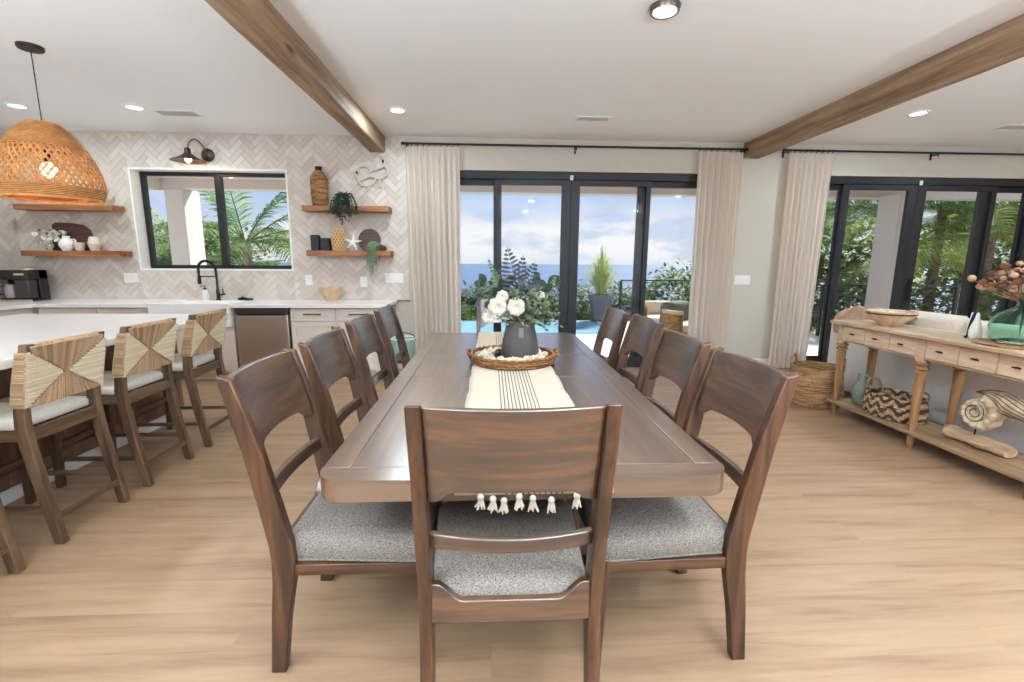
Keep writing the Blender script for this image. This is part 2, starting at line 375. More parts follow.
# ------------------------------------------------------------------ room shell
YW, ZC, XL, XR, YF = 6.0, 2.87, -5.69, 8.5, -3.2
def struct(o): o['kind'] = 'structure'; return o
struct(MB().box(XL-.2, XR+.2, YF-.2, 6.22, -.12, 0).build('floor', M['floor'], smooth=False))
struct(MB().box(XL-.2, XR+.2, YF-.2, 6.2, ZC, ZC+.2).build('ceiling', M['ceiling'], smooth=False))
D1, D2, W1 = (-.63, 2.92), (3.93, 7.2), (-4.31, -2.46)
ZD, WZ = 2.5, (1.26, 2.47)
w = MB()
def wb(x0, x1, z0, z1): w.box(x0, x1, YW, YW+.2, z0, z1)
wb(XL-.2, W1[0], 0, ZC); wb(W1[0], W1[1], 0, WZ[0]); wb(W1[0], W1[1], WZ[1], ZC); wb(W1[1], D1[0], 0, ZC)
wb(D1[0], D1[1], ZD, ZC); wb(D1[1], D2[0], 0, ZC); wb(D2[0], D2[1], ZD, ZC); wb(D2[1], XR+.2, 0, ZC)
struct(w.build('wall_back', M['wall'], smooth=False))
struct(MB().box(XL-.2, XL, YF, YW, 0, ZC).build('wall_left', M['wall'], smooth=False))
struct(MB().box(XR, XR+.2, YF, YW, 0, ZC).build('wall_right', M['wall'], smooth=False))
w = MB()
for a, b, z0, z1 in ((XL-.2, -4.9, 0, ZC), (-4.9, 7.9, 2.6, ZC), (1.2, 1.7, 0, 2.6), (7.9, XR+.2, 0, ZC)): w.box(a, b, YF-.2, YF, z0, z1)  # unseen wall, its wide openings added to let more daylight in
struct(w.build('wall_front', M['wall'], smooth=False))

# baseboards
struct(MB().box(D1[1]+.0, D2[0], YW-.015, YW, 0, .12).build('baseboard_back', M['white_paint'], smooth=False))
struct(MB().box(-1.14, D1[0], YW-.015, YW, 0, .12).build('baseboard_kitchen', M['white_paint'], smooth=False))
struct(MB().box(XR-.015, XR, YF, YW, 0, .12).build('baseboard_right', M['white_paint'], smooth=False))

# herringbone tile: real tiles, clipped to rectangles
def clip(poly, x0, x1, y0, y1):
    for ax, lim, sg in ((0,x0,1),(0,x1,-1),(1,y0,1),(1,y1,-1)):
        out = []
        for i in range(len(poly)):
            a, b = poly[i-1], poly[i]; da, db = sg*(a[ax]-lim), sg*(b[ax]-lim)
            if (da >= 0) != (db >= 0):
                t = da/(da-db); out.append((a[0]+(b[0]-a[0])*t, a[1]+(b[1]-a[1])*t))
            if db >= 0: out.append(b)
        poly = out
        if len(poly) < 3: return []
    return poly
def herringbone(rects, P, W=.066, n=3, gap=.0028, t=.008):
    mb = MB(); c = cos(pi/4)
    X0 = min(r[0] for r in rects); X1 = max(r[1] for r in rects); Y0 = min(r[2] for r in rects); Y1 = max(r[3] for r in rects)
    R = int((X1-X0 + Y1-Y0)/W) + 8
    for k in range(-R, R):
        for m in range(-R//n, R//n):
            for a, b, la, lb in ((k, k+2*n*m, n, 1), (k, k-2*n+1+2*n*m, 1, n)):
                q = [(a*W+gap/2, b*W+gap/2), ((a+la)*W-gap/2, b*W+gap/2), ((a+la)*W-gap/2, (b+lb)*W-gap/2), (a*W+gap/2, (b+lb)*W-gap/2)]
                q = [((x-y)*c + (X0+X1)/2, (x+y)*c + (Y0+Y1)/2) for x, y in q]
                if max(p[0] for p in q) < X0 or min(p[0] for p in q) > X1 or max(p[1] for p in q) < Y0 or min(p[1] for p in q) > Y1: continue
                for r in rects:
                    p = clip(q, *r)
                    if len(p) > 2: mb.loft([[P(x, y, 0) for x, y in p], [P(x, y, t) for x, y in p]])
    return mb
TZ = .9
hb = herringbone([(XL, W1[0], TZ, ZC), (W1[0], W1[1], TZ, WZ[0]), (W1[0], W1[1], WZ[1], ZC), (W1[1], -1.03, TZ, ZC)], lambda x, y, t: (x, YW-.004-t, y))
o = struct(hb.build('wall_tile_back', M['tile'], smooth=False))
w = MB()
for r in ((XL, W1[0], TZ, ZC), (W1[0], W1[1], TZ, WZ[0]), (W1[0], W1[1], WZ[1], ZC), (W1[1], -1.03, TZ, ZC)): w.box(r[0], r[1], YW-.0075, YW, r[2], r[3])
struct(w.build('wall_grout_back', M['grout'], smooth=False))
hb = herringbone([(3.0, YW-.013, TZ, ZC)], lambda x, y, t: (XL+.004+t, x, y))
struct(hb.build('wall_tile_left', M['tile'], smooth=False))
struct(MB().box(XL, XL+.0075, 3.0, YW-.013, TZ, ZC).build('wall_grout_left', M['grout'], smooth=False))
struct(MB().box(-1.2, -1.03, YW-.02, YW-.001, TZ-.012, TZ).build('trim_tile_edge', M['steel_dark'], smooth=False))

# kitchen window
wn = struct(empty('window_1'))
b = MB(); d = .02
x0, x1, z0, z1 = W1[0], W1[1], WZ[0], WZ[1]
b.box(x0, x0+d, YW-.016, YW+.14, z0, z1); b.box(x1-d, x1, YW-.016, YW+.14, z0, z1); b.box(x0+d, x1-d, YW-.016, YW+.14, z1-d, z1); b.box(x0+d, x1-d, YW-.016, YW+.14, z0, z0+d)
b.build('reveal', M['white_paint'], wn, smooth=False)
fx0, fx1, fz0, fz1, fy = x0+d, x1-d, z0+d, z1-d, YW+.14
b = MB(); t = .045
b.box(fx0, fx0+t, fy, fy+.06, fz0, fz1); b.box(fx1-t, fx1, fy, fy+.06, fz0, fz1); b.box(fx0+t, fx1-t, fy, fy+.06, fz1-t, fz1); b.box(fx0+t, fx1-t, fy, fy+.06, fz0, fz0+t)
xm = (fx0+fx1)/2 + .02
b.box(xm-.04, xm+.04, fy-.008, fy+.055, fz0+t, fz1-t)
b.build('frame', M['frame'], wn, bevel=.003)
for a, c in ((fx0+t, xm-.04), (xm+.04, fx1-t)):
    MB().box(a, c, fy+.03, fy+.034, fz0+t, fz1-t).build('pane', M['pane'], wn, smooth=False)
MB().box(xm-.03, xm+.10, fy-.02, fy-.001, fz0+.005, fz0+.05).build('latch', M['black'], wn, bevel=.004)

# sliding doors
def sliding(name, X0, X1, posts, sensor, handles):
    """posts: x ranges from left to right; the middle range is the two meeting stiles"""
    dn = struct(empty(name))
    b = MB(); b.box(X0, X1, YW+.03, YW+.17, ZD-.09, ZD); b.box(X0, X1, YW+.02, YW+.18, -.01, .03)
    b.box(X0, X0+.05, YW+.03, YW+.17, .03, ZD-.09); b.box(X1-.05, X1, YW+.03, YW+.17, .03, ZD-.09)
    b.build('frame', M['frame'], dn, bevel=.003)
    L0, (a0, a1), (c0, c1), (r0, r1), R0 = X0+.05, posts[0], posts[1], posts[2], X1-.05
    cm = (c0+c1)/2
    def panel(p0, p1, yy, sl, sr):
        q = empty('door_panel'); q.parent = dn; q.empty_display_size = .1
        f = MB(); f.box(p0, p0+sl, yy, yy+.045, .03, ZD-.09); f.box(p1-sr, p1, yy, yy+.045, .03, ZD-.09)
        f.box(p0+sl, p1-sr, yy, yy+.045, ZD-.16, ZD-.09); f.box(p0+sl, p1-sr, yy, yy+.045, .03, .13)
        f.build('panel_frame', M['frame'], q, bevel=.003)
        MB().box(p0+sl, p1-sr, yy+.02, yy+.026, .13, ZD-.16).build('pane', M['pane'], q, smooth=False)
    panel(L0, a1-.0, YW+.11, .03, a1-a0)                    # fixed outer panels sit behind
    panel(r0, R0, YW+.11, r1-r0, .03)
    panel(a0+.01, cm-.002, YW+.05, .06, cm-c0); panel(cm+.002, r1-.01, YW+.05, c1-cm, .06)
    MB().box(cm-.02, cm+.02, YW+.015, YW+.03, ZD-.10, ZD-.04).build('sensor', M['white_paint'], dn, bevel=.004)
    for hx in handles:
        h = MB(); h.tube([(hx, YW+.05, .92), (hx, YW+.005, .94), (hx, YW+.005, 1.16), (hx, YW+.05, 1.18)], .011, 8)
        h.box(hx-.018, hx+.018, YW+.043, YW+.05, .9, 1.2)
        h.build('door_handle', M['black'], dn)
    return dn
sliding('door_1', D1[0], D1[1], [(.037,.14),(.9,1.128),(1.889,2.05)], 1, [])
sliding('door_2', D2[0], D2[1], [(4.56,4.70),(5.45,5.69),(6.49,6.67)], 1, [5.63])

# beams
def beam(x0, x1, label):
    b = MB(); rnd = random.Random(x0)
    ys = [YF + (YW-YF)*i/24 for i in range(25)]
    rings = []
    for y in ys:
        j = lambda: rnd.uniform(-.004, .004)
        rings.append([(x0+j(), y, ZC+.02), (x1+j(), y, ZC+.02), (x1+j(), y, ZC-.17+j()), (x1-.012+j(), y, ZC-.182+j()), (x0+.012+j(), y, ZC-.182+j()), (x0+j(), y, ZC-.17+j())])
    b.loft(rings)
    o = b.build('ceiling_beam', M['beam'], angle=30); tag(o, label, 'beam', 'wooden ceiling beams'); return o
beam(-1.455, -1.27, 'rough wooden ceiling beam ending beside the tiled kitchen wall')
beam(3.17, 3.37, 'rough wooden ceiling beam ending between the two curtain rods')

# ------------------------------------------------------------------ ceiling fittings
M['lamp_on'] = emis('lamp_diffuser', rgb(255,252,246), 3.0)
def downlight(x, y, label, r=.075, power=40, surf=False):
    t = empty('recessed_light', (x, y, ZC), 0, label, 'ceiling light', 'recessed ceiling lights')
    rim = [(r*.86, -.004), (r*.9, -.014), (r*1.12, -.012), (r*1.25, -.001), (r*1.25, 0), (r*.86, 0)] if not surf else [(r*.95,-.002),(r*.97,-.03),(r*1.08,-.032),(r*1.2,-.004),(r*1.2,0),(r*.95,0)]
    b = MB(); b.lathe(rim, 32, cap=False); b.build('trim_ring', M['white_paint'] if not surf else M['steel_dark'], t)
    b = MB(); b.lathe([(1e-4, -.001), (r*.86, -.001), (r*.86, -.008 if not surf else -.03), (1e-4, -.01 if not surf else -.034)], 32, cap=False); b.build('diffuser', M['lamp_on'], t)
    ld = bpy.data.lights.new('downlight', 'AREA'); ld.shape = 'DISK'; ld.size = r*1.7; ld.energy = power; ld.color = (.78, .905, 1.0); ld.spread = pi
    lo = bpy.data.objects.new('downlight', ld); COL.objects.link(lo); lo.parent = t; lo.location = (0, 0, -.016 if not surf else -.04)
    return t
PW = LAMP
for x, y, s in ((1.02, 2.96, 'round ceiling light with dark rim above the dining table'), (-.92, 4.96, 'small round ceiling light between the left beam and the curtain'),
                (4.22, 4.71, 'round ceiling light right of the right hand beam'), (-4.62, 5.07, 'round ceiling light above the woven pendant shade'),
                (-3.49, 5.04, 'round ceiling light in front of the kitchen window, left of the vent')):
    downlight(x, y, s, power=PW*(.55 if y > 5 else 1), surf=(x == 1.02))
for x, y in ((1.02,.4), (-3.49,1.2), (4.22,1.6), (1.02,-1.9), (-3.49,-1.5), (4.22,-1.5), (-.9,-.6), (6.9,4.2), (6.9,1.0)):  # added ceiling lights out of view, extra light for the room
    downlight(x, y, 'added round ceiling light, out of view', power=PW)
def vent(x, y, w, d, label):
    t = empty('ceiling_vent', (x, y, ZC), 0, label, 'vent', 'ceiling vents')
    b = MB(); f = .018
    b.box(-w/2, w/2, -d/2, -d/2+f, -.008, 0); b.box(-w/2, w/2, d/2-f, d/2, -.008, 0); b.box(-w/2, -w/2+f, -d/2+f, d/2-f, -.008, 0); b.box(w/2-f, w/2, -d/2+f, d/2-f, -.008, 0)
    b.build('vent_frame', M['white_paint'], t, bevel=.002)
    b = MB()
    k = int((d-2*f)/.016)
    for i in range(k):
        yy = -d/2+f+.008+i*.016
        b.box(-w/2+f, w/2-f, -.006, .006, -.0008, .0008, Matrix.Translation((0, yy, -.005)) @ Matrix.Rotation(radians(40), 4, 'X'))
    b.build('louvers', plain('vent_louver', rgb(222,220,216), .6), t, smooth=False)
    MB().box(-w/2+f, w/2-f, -d/2+f, d/2-f, -.0012, -.0004).build('backing', plain('vent_dark', rgb(120,118,116), .8), t, smooth=False)
vent(-3.19, 5.22, .40, .20, 'white slatted ceiling vent above the kitchen window')
vent(1.06, 5.12, .36, .16, 'white slatted ceiling vent in front of the main sliding door')
vent(5.72, 5.10, .42, .18, 'white slatted ceiling vent at the right edge of the ceiling')

# wall plates
def plate(name, x, z, w, h, kind, label, y=YW):
    yy = y-.0125 if kind != 'painted' else y
    t = empty(name, (x, yy, z), 0, label, 'switch' if 'switch' in name else 'socket')
    MB().prism(rr(-w/2, w/2, -h/2, h/2, .006, 3), -.007, 0, 'y').build('cover_plate', M['white_paint'], t, bevel=.0015)
    n = max(1, round(w/.05)-0) if 'switch' in name else 2
    for i in range(n):
        if 'switch' in name:
            cx = (i-(n-1)/2)*w/n
            MB().box(cx-.016, cx+.016, -.011, -.006, -.033, .033).build('rocker', M['ceramic_white'], t, bevel=.002)
        else:
            cz = (i-.5)*.045
            MB().prism(rr(-.017, .017, cz-.014, cz+.014, .006, 3), -.010, -.006, 'y').build('receptacle', M['ceramic_white'], t, bevel=.001)
plate('light_switch', -4.43, 1.165, .17, .12, 'tile', 'white switch plate on the tile left of the kitchen window')
plate('wall_outlet', -2.28, 1.15, .085, .13, 'tile', 'white outlet on the tile left above the scalloped bowl')
plate('wall_outlet', -1.60, 1.13, .085, .13, 'tile', 'white outlet under the trailing plant on the lower shelf')
plate('light_switch', -1.22, 1.18, .23, .12, 'tile', 'wide white switch plate on the tile beside the left curtain')
plate('light_switch', 3.30, 1.175, .21, .12, 'painted', 'white switch plate on the painted wall between two curtains')

# curtains and rods
def rod(name_x0, x1, brackets, label, fin=(1,1)):
    x0 = name_x0
    t = empty('curtain_rod', (x0, YW-.1, 2.775), 0, label, 'curtain rod', 'black curtain rods')
    MB().tube([(0,0,0),(x1-x0,0,0)], .0125, 12).build('pole', M['black'], t)
    for i, xx in enumerate((0, x1-x0)):
        if fin[i]: MB().lathe([(1e-3,-.025),(.018,-.022),(.018,.02),(1e-3,.025)], 14, M=Matrix.Translation((xx,0,0)) @ Matrix.Rotation(pi/2,4,'Y')).build('finial', M['black'], t)
    for bx in brackets:
        b = MB(); b.box(bx-x0-.008, bx-x0+.008, .0, .1, -.026, -.012); b.box(bx-x0-.01, bx-x0+.01, .088, .1, -.07, .02); b.tube([(bx-x0, -.004, -.018), (bx-x0, -.012, -.05)], .006, 6)
        b.build('bracket', M['black'], t)
rod(-1.04, 3.16, (-1.0, 1.04, 3.13), 'long black curtain rod above the main sliding door')
rod(3.64, 7.6, (3.68, 5.62, 7.5), 'black curtain rod above the right hand sliding door')
def curtain(x0, x1, bx0, bx1, label, n, seed, flare=.0):
    rnd = random.Random(seed); ph = rnd.uniform(0, 6); amps = [rnd.uniform(.6, 1.15) for _ in range(n+2)]
    nu, nv = n*14, 40
    def fn(u, v):
        z = .012 + (2.74-.012)*v
        s = u*n; k = int(s); f = s-k
        amp = amps[min(k, n)]*(.040 if v < .9 else .040-(v-.9)/.1*.018)
        drift = .012*sin(3.1*v*2 + k*1.7 + ph)*(1-v)
        top = x0+(x1-x0)*u; bot = bx0+(bx1-bx0)*u; x = bot+(top-bot)*v + drift*sin(pi*u)
        y = -sin(2*pi*s)*amp - .012*sin(4*pi*s+ph)*(1-v)*.8
        if v > .955: x += .006*sin(2*pi*s*2)
        return (x, YW-.1+y, z)
    t = empty('curtain', ((x0+x1)/2, YW-.1, 0), 0, label, 'curtain', 'linen curtains')
    off = Vector(((x0+x1)/2, YW-.1, 0))
    MB().grid(lambda u, v: Vector(fn(u, v))-off, nu, nv).build('curtain_panel', M['curtain'], t, angle=80)
    for i in range(n+1):
        xx = x0+(x1-x0)*min(.985, max(.015, i/n)) - off.x
        MB().tube([(xx + .003*sin(a), .021*cos(a), 2.769+.021*sin(a)) for a in [2*pi*k/14 for k in range(14)]], .0035, 6, closed=True).build('curtain_ring', M['black'], t)
curtain(-1.01, -.37, -.95, -.38, 'pale linen curtain hanging beside the tiled kitchen wall', 9, 3)
curtain(2.56, 3.12, 2.58, 3.10, 'pale linen curtain at the right end of the main sliding door', 7, 5)
curtain(3.70, 4.27, 3.70, 4.21, 'pale linen curtain behind the tall floor basket', 8, 8)
# ------------------------------------------------------------------ dining table
TX, TY0, TY1, TZT, TH = .108, 1.275, 4.10, .77, .625
t = empty('dining_table', (TX, (TY0+TY1)/2, 0), 0, 'long brown wooden dining table with rounded corners in the middle of the room', 'table')
hl = (TY1-TY0)/2
def top_rings(poly, z0, z1, e):
    c = lambda p, k: (p[0]*(1-k/ TH), p[1]*(1-k/hl))
    return [[(*c(p, k), z) for p in poly] for k, z in ((e, z0), (e*.3, z0+e*.3), (0, z0+e), (0, z1-e), (e*.3, z1-e*.3), (e, z1))]
# two breadboard ends and the field with side rails, split by thin grooves
b = MB(); b.loft(top_rings(rr(-TH, TH, -hl, hl, .085, 8), TZT-.066, TZT-.0012, .008)); b.build('tabletop_core', M['table_dark'], t, angle=50)
E2 = .086; SR = .085; g = .0016
def slab(poly, mat, name='tabletop_board', z0=TZT-.067):
    MB().prism(poly, z0, TZT).build(name, mat, t, bevel=.0035, seg=2, angle=50)
def endpoly(sgn):
    p = []; R = .086
    for k in range(9): a = pi/2*k/8; p.append((TH-R+R*cos(a)+.001, hl-R+R*sin(a)+.001))
    for k in range(9): a = pi/2+pi/2*k/8; p.append((-TH+R+R*cos(a)-.001, hl-R+R*sin(a)+.001))
    p += [(-TH-.001, hl-E2+g), (TH+.001, hl-E2+g)]
    return [(x, y*sgn) for x, y in p] if sgn > 0 else [(x, -y) for x, y in reversed(p)]
slab(endpoly(1), M['table_x']); slab(endpoly(-1), M['table_x'])
seams = [-hl+E2, 2.50-(TY0+TY1)/2, 3.10-(TY0+TY1)/2, hl-E2]
for a, c in zip(seams[:-1], seams[1:]):
    for x0, x1 in ((-TH-.001, -TH+SR-g), (-TH+SR, TH-SR), (TH-SR+g, TH+.001)):
        slab([(x0, a+g/2), (x1, a+g/2), (x1, c-g/2), (x0, c-g/2)], M['table_y'])
for yy in (-.85, .85):
    b = MB(); b.box(-.10, .10, yy-.07, yy+.07, .10, .64); b.box(-.36, .36, yy-.05, yy+.05, .0, .10); b.box(-.42, .42, yy-.05, yy+.05, .62, TZT-.066)
    b.build('pedestal', M['table_x'], t, bevel=.01)
MB().box(-.04, .04, -.80, .80, .22, .32).build('stretcher', M['table_y'], t, bevel=.006)

# ------------------------------------------------------------------ dining chairs
CW = .50
def lerp_prof(prof, z):
    for (z0, a0, b0), (z1, a1, b1) in zip(prof, prof[1:]):
        if z0 <= z <= z1:
            k = (z-z0)/(z1-z0); return a0+(a1-a0)*k, b0+(b1-b0)*k
    return prof[-1][1:] if z > prof[-1][0] else prof[0][1:]
def post(prof, y0, y1, zs):
    b = MB(); rings = []
    for z in zs:
        a, c = lerp_prof(prof, z); rings.append([(a, y0, z), (c, y0, z), (c, y1, z), (a, y1, z)])
    b.loft(rings); return b
CP = [(0, 0, .050), (.2, .016, .076), (.34, .030, .102), (.42, .033, .108), (.48, .028, .103), (.60, .008, .078), (.80, -.028, .032), (1.048, -.086, -.042)]
CPT = lambda z: lerp_prof(CP, z)
zz = [0, .1, .2, .28, .34, .38, .42, .45, .48, .54, .60, .70, .80, .92, 1.048]
def make_chair():
    t = empty('dining_chair')
    for s in (-1, 1):
        y0, y1 = sorted((s*CW/2, s*(CW/2-.036)))
        b = post(CP, y0, y1, zz); b.v = [(x, y, z + (.0 if z < 1.045 else -.010*(x+.086)/.044)) for x, y, z in b.v]
        b.build('back_post', M['chair_z'], t, bevel=.005, seg=3, angle=50)
        y0, y1 = sorted((s*(CW/2-.012), s*(CW/2-.048)))
        fl = [[(.505-.0*z+.018*(1-z/.4), y0, z), (.505+.034+.012*(1-z/.4), y0, z), (.505+.034+.012*(1-z/.4), y1, z), (.505+.018*(1-z/.4), y1, z)] for z in (0, .2, .405)]
        b = MB(); b.loft(fl); b.build('front_leg', M['chair_z'], t, bevel=.004, seg=2)
    # curved crest panel with arched lower edge
    b = MB(); n = 26; hw = CW/2-.034; th = .021
    def pan(u, zf, front):
        y = -hw+2*hw*u; bow = .030*(1-(2*u-1)**2)
        e = min(u, 1-u)*2*hw
        k = min(1, max(0, (e-.018)/.055)); k = k*k*(3-2*k)
        zb = .766 + .030*k + .012*(1-(2*u-1)**2)
        z = zb + (1.040-zb)*zf
        a, c = CPT(z); mid = (a+c)/2 + .002
        return (mid - bow + (th/2 if front else -th/2), y, z)
    nz = 5; rings = []
    for i in range(n+1):
        u = i/n
        rings.append([pan(u, j/nz, False) for j in range(nz+1)] + [pan(u, j/nz, True) for j in range(nz, -1, -1)])
    b.loft(rings); b.build('back_panel', M['chair_y'], t, bevel=.004, seg=2, angle=40)
    b = MB(); rings = []
    for i in range(n+1):
        u = i/n; y = -hw+2*hw*u; bow = .030*(1-(2*u-1)**2); z0, z1 = .624-.006*(1-(2*u-1)**2), .670-.006*(1-(2*u-1)**2)
        m0 = sum(CPT(z0))/2-bow; m1 = sum(CPT(z1))/2-bow
        rings.append([(m0-.011, y, z0), (m1-.011, y, z1), (m1+.011, y, z1), (m0+.011, y, z0)])
    b.loft(rings); b.build('lower_rail', M['chair_y'], t, bevel=.004, seg=2, angle=40)
    # seat frame
    b = MB()
    for s in (-1, 1):
        y0, y1 = sorted((s*(CW/2-.006), s*(CW/2-.030))); b.box(.095, .52, y0, y1, .365, .405)
    b.box(.505, .528, -CW/2+.03, CW/2-.03, .365, .405)
    b.build('seat_frame', M['chair_x'], t, bevel=.003)
    rings = []
    for k in range(0, 41):
        a = k/40; y = -hw+2*hw*a; e = min(a, 1-a)*2*hw; q = min(1, max(0, (e-.015)/.07)); q = q*q*(3-2*q); zt_ = .507-.052*q
        rings.append([(.034, y, .388), (.058, y, .388), (.058, y, zt_), (.034, y, zt_)])
    b = MB(); b.loft(rings); b.build('rear_apron', M['chair_y'], t, bevel=.003)
    # cushion
    pl = rr(.058, .545, -CW/2+.004, CW/2-.004, .045, 6)
    pl = [(x, y if x > .12 else y*.90) for x, y in pl]
    cx = .3
    def ins(k, z): return [(cx+(x-cx)*(1-k/.24), y*(1-k/.24), z) for x, y in pl]
    b = MB(); rings = [ins(.004, .405), ins(0, .412), ins(0, .455), ins(.004, .472), ins(.014, .484), ins(.035, .492), ins(.07, .497), ins(.13, .501), ins(.19, .503)]
    b.loft(rings); b.build('seat_cushion', M['seat'], t, angle=60)
    b = MB(); b.tube([(*p[:2], .412) for p in ins(-.001, .412)], .0032, 6, closed=True); b.build('piping', M['seat'], t)
    return t
ch0 = make_chair()
tag(ch0, 'brown wooden dining chair', 'chair', 'dining chairs around the long table')
side = [ # (foot x, centre y, facing, small twist, label)
 (-.754, 1.660, 0, 0, 'nearest brown chair on the kitchen side of the table, grey tweed seat in view'),
 (-.742, 2.245, 0, 0, 'second brown chair along the kitchen side of the table'),
 (-.752, 2.925, 0, 0, 'third brown chair along the kitchen side of the table'),
 (-.750, 3.575, 0, 0, 'farthest brown chair on the kitchen side, in front of the mint bucket'),
 (.900, 1.650, 1, .03, 'nearest brown chair on the sofa side of the table, grey tweed seat in view'),
 (.895, 2.235, 1, .02, 'second brown chair along the sofa side of the table'),
 (.945, 2.93, 1, .0, 'third brown chair along the sofa side of the table'),
 (.895, 3.46, 1, .0, 'farthest brown chair on the sofa side, nearest the sliding door')]
first = True
for fx, cy, fc, tw, lab in side:
    c = ch0 if first else copy_tree(ch0); first = False
    place(c, (fx, cy, 0), (pi if fc else 0)+tw, lab)
c = copy_tree(ch0); place(c, (.056, 1.122, 0), pi/2, 'brown chair at the near end of the table seen from behind, runner tassels beyond it', (1, 1.03, 1.02))
c = copy_tree(ch0); place(c, (.115, 4.44, 0), -pi/2, 'brown chair at the far end of the table behind the flower vase')

# ------------------------------------------------------------------ runner, tray, vase
RX = .128
rn = empty('table_runner', (RX, 2.7, TZT), 0, 'cream table runner with thin dark stripes and knotted tassels along the table', 'table runner')
y0r, y1r, hwr = TY0-.004-2.7, TY1+.004-2.7, .238
path = [(y0r-.006, -.045), (y0r-.005, -.01), (y0r+.004, .0035)] + [(y0r+.02+(y1r-y0r-.04)*i/50, .0035) for i in range(51)] + [(y1r-.004, .0035), (y1r+.005, -.01), (y1r+.006, -.045)]
rnd = random.Random(4); wob = [rnd.uniform(-.005, .005) for _ in path]
def fn(u, v):
    i = v*(len(path)-1); k = int(min(i, len(path)-2)); y, z = path[k][0]+(path[k+1][0]-path[k][0])*(i-k), path[k][1]+(path[k+1][1]-path[k][1])*(i-k)
    return ((2*u-1)*(hwr+wob[k]*(abs(2*u-1)**4)), y, z + (.0015*abs(sin(u*9+v*40)) if z > 0 else 0))
MB().grid(fn, 16, len(path)-1).build('runner_cloth', M['runner'], rn, solid=.0025, angle=60)
def tassel(x, y, z, s):
    b = MB(); r2 = random.Random(int(x*999)+s)
    b.ball((x, y, z), .0105, 10, 6)
    for k in range(9):
        a = 2*pi*k/9; dx, dy = .008*cos(a), .005*sin(a); l = r2.uniform(.030, .042)
        b.tube([(x+dx*.4, y+dy*.4, z-.004), (x+dx, y+dy*1.1, z-.02), (x+dx*1.8+r2.uniform(-.005,.005), y+dy*1.4, z-l)], [.0035,.0036,.0022], 5)
    return b
for k in range(7):
    tassel([-.158,-.122,-.09,-.045,-.005,.05,.125][k], y0r-.012, -.050-.006*(k % 3), k).build('tassel', M['tassel'], rn)
for k in range(8):
    tassel(-.21+.06*k, y1r+.012, -.056-.005*(k % 2), k+40).build('tassel', M['tassel'], rn)

TC = (.138, 2.868)
tr = empty('wicker_tray', (*TC, TZT+.0055), 0, 'round brown wicker tray on the table runner under the flower vase', 'tray')
b = MB(); R = .262
b.lathe([(1e-3, 0), (R-.012, 0), (R-.004, .004), (R, .018), (R+.002, .050), (R-.001, .058), (R-.012, .058), (R-.014, .05), (R-.016, .012), (1e-3, .010)], 64)
b.build('tray_body', M['wicker'], tr, angle=50)
b = MB()
for k in range(4): b.tube([((R+.001+.003*(k % 2))*cos(a), (R+.001+.003*(k % 2))*sin(a), .012+.014*k + .003*sin(a*40+k*pi)) for a in [2*pi*i/240 for i in range(240)]], .0062, 5, closed=True)
b.build('braided_rim', M['wicker'], tr)
for s in (-1, 1):
    MB().tube(spline([(s*(R+.004), -.07, .045), (s*(R+.016), -.05, .066), (s*(R+.018), .05, .066), (s*(R+.004), .07, .045)], 6), .009, 8).build('handle', M['wicker'], tr)
# garland of pale beads and curled shells
gl = MB(); rnd = random.Random(11)
for k in range(150):
    a = 2*pi*k/150*3.02 + .2; r = .215 - .065*(k/150) + rnd.uniform(-.018, .018)
    x, y = TC[0]+r*cos(a), TC[1]+r*sin(a); z = TZT+.0055+.013+.012+rnd.uniform(0, .020)
    Mx = Euler((rnd.uniform(-.8,.8), rnd.uniform(-.8,.8), rnd.uniform(0,6))).to_matrix()
    gl.ball((x, y, z+.006), .0145, 8, 6, (1.5, .75, 1.0), Mx)
tag(gl.build('bead_garland', M['bead']), 'pale wooden bead garland lying coiled in the wicker tray', 'garland')
VC = (TC[0]+.046, TC[1], TZT+.0155)
vs = empty('flower_vase', VC, 0, 'charcoal ceramic vase standing in the wicker tray', 'vase')
MB().lathe([(1e-3, 0), (.094, 0), (.112, .012), (.119, .045), (.117, .085), (.108, .135), (.097, .18), (.090, .215), (.088, .243), (.092, .250), (.084, .250), (.080, .24), (.082, .2), (.100, .12), (.108, .05), (1e-3, .02)], 40).build('vase_body', M['vase_dark'], vs, angle=50)
b = MB(); b.box(-.016, .016, -.004, .004, -.03, .03, Matrix.Translation((0, -.0985, .185)) @ Matrix.Rotation(-.12, 4, 'X'))
b.build('clay_tag', plain('clay_tag', rgb(120,112,106), .7, bumpy=.4), vs, bevel=.004)
for s in (-1,): MB().ball((-.135, .02, .045), .022, 12, 8, (1,1,1)).build('bauble', M['berry'], vs)

# bouquet
bq = empty('flower_bouquet', (VC[0], VC[1], VC[2]+.2), 0, 'bouquet of white blooms, dark leaves and slate fern in the charcoal vase', 'flowers')
def leafshape(b, base, d, up, L_, W_, fold=.15, n=4, curl=.2):
    d = d.normalized(); s = d.cross(up)
    if s.length < 1e-4: s = d.orthogonal()
    s.normalize(); u = s.cross(d)
    row = []
    for i in range(n+1):
        t = i/n; w = W_*sin(pi*(t*.92+.04))**.8*.5; c = base + d*L_*t + u*(-curl*L_*t*t)
        row.append([c - s*w + u*fold*w, c, c + s*w + u*fold*w])
    vsx = [p for r in row for p in r]; fs = []
    for i in range(n): fs += [(3*i, 3*i+1, 3*i+4, 3*i+3), (3*i+1, 3*i+2, 3*i+5, 3*i+4)]
    b.add(vsx, fs)
rnd = random.Random(21)
dk, sg, sl, st, pe, be = MB(), MB(), MB(), MB(), MB(), MB()
def stem(p, to): st.tube(spline([(0,0,-.1), (p[0]*.3, p[1]*.3, p[2]*.5), p], 5), .0022, 5)
Z = Vector((0,0,1))
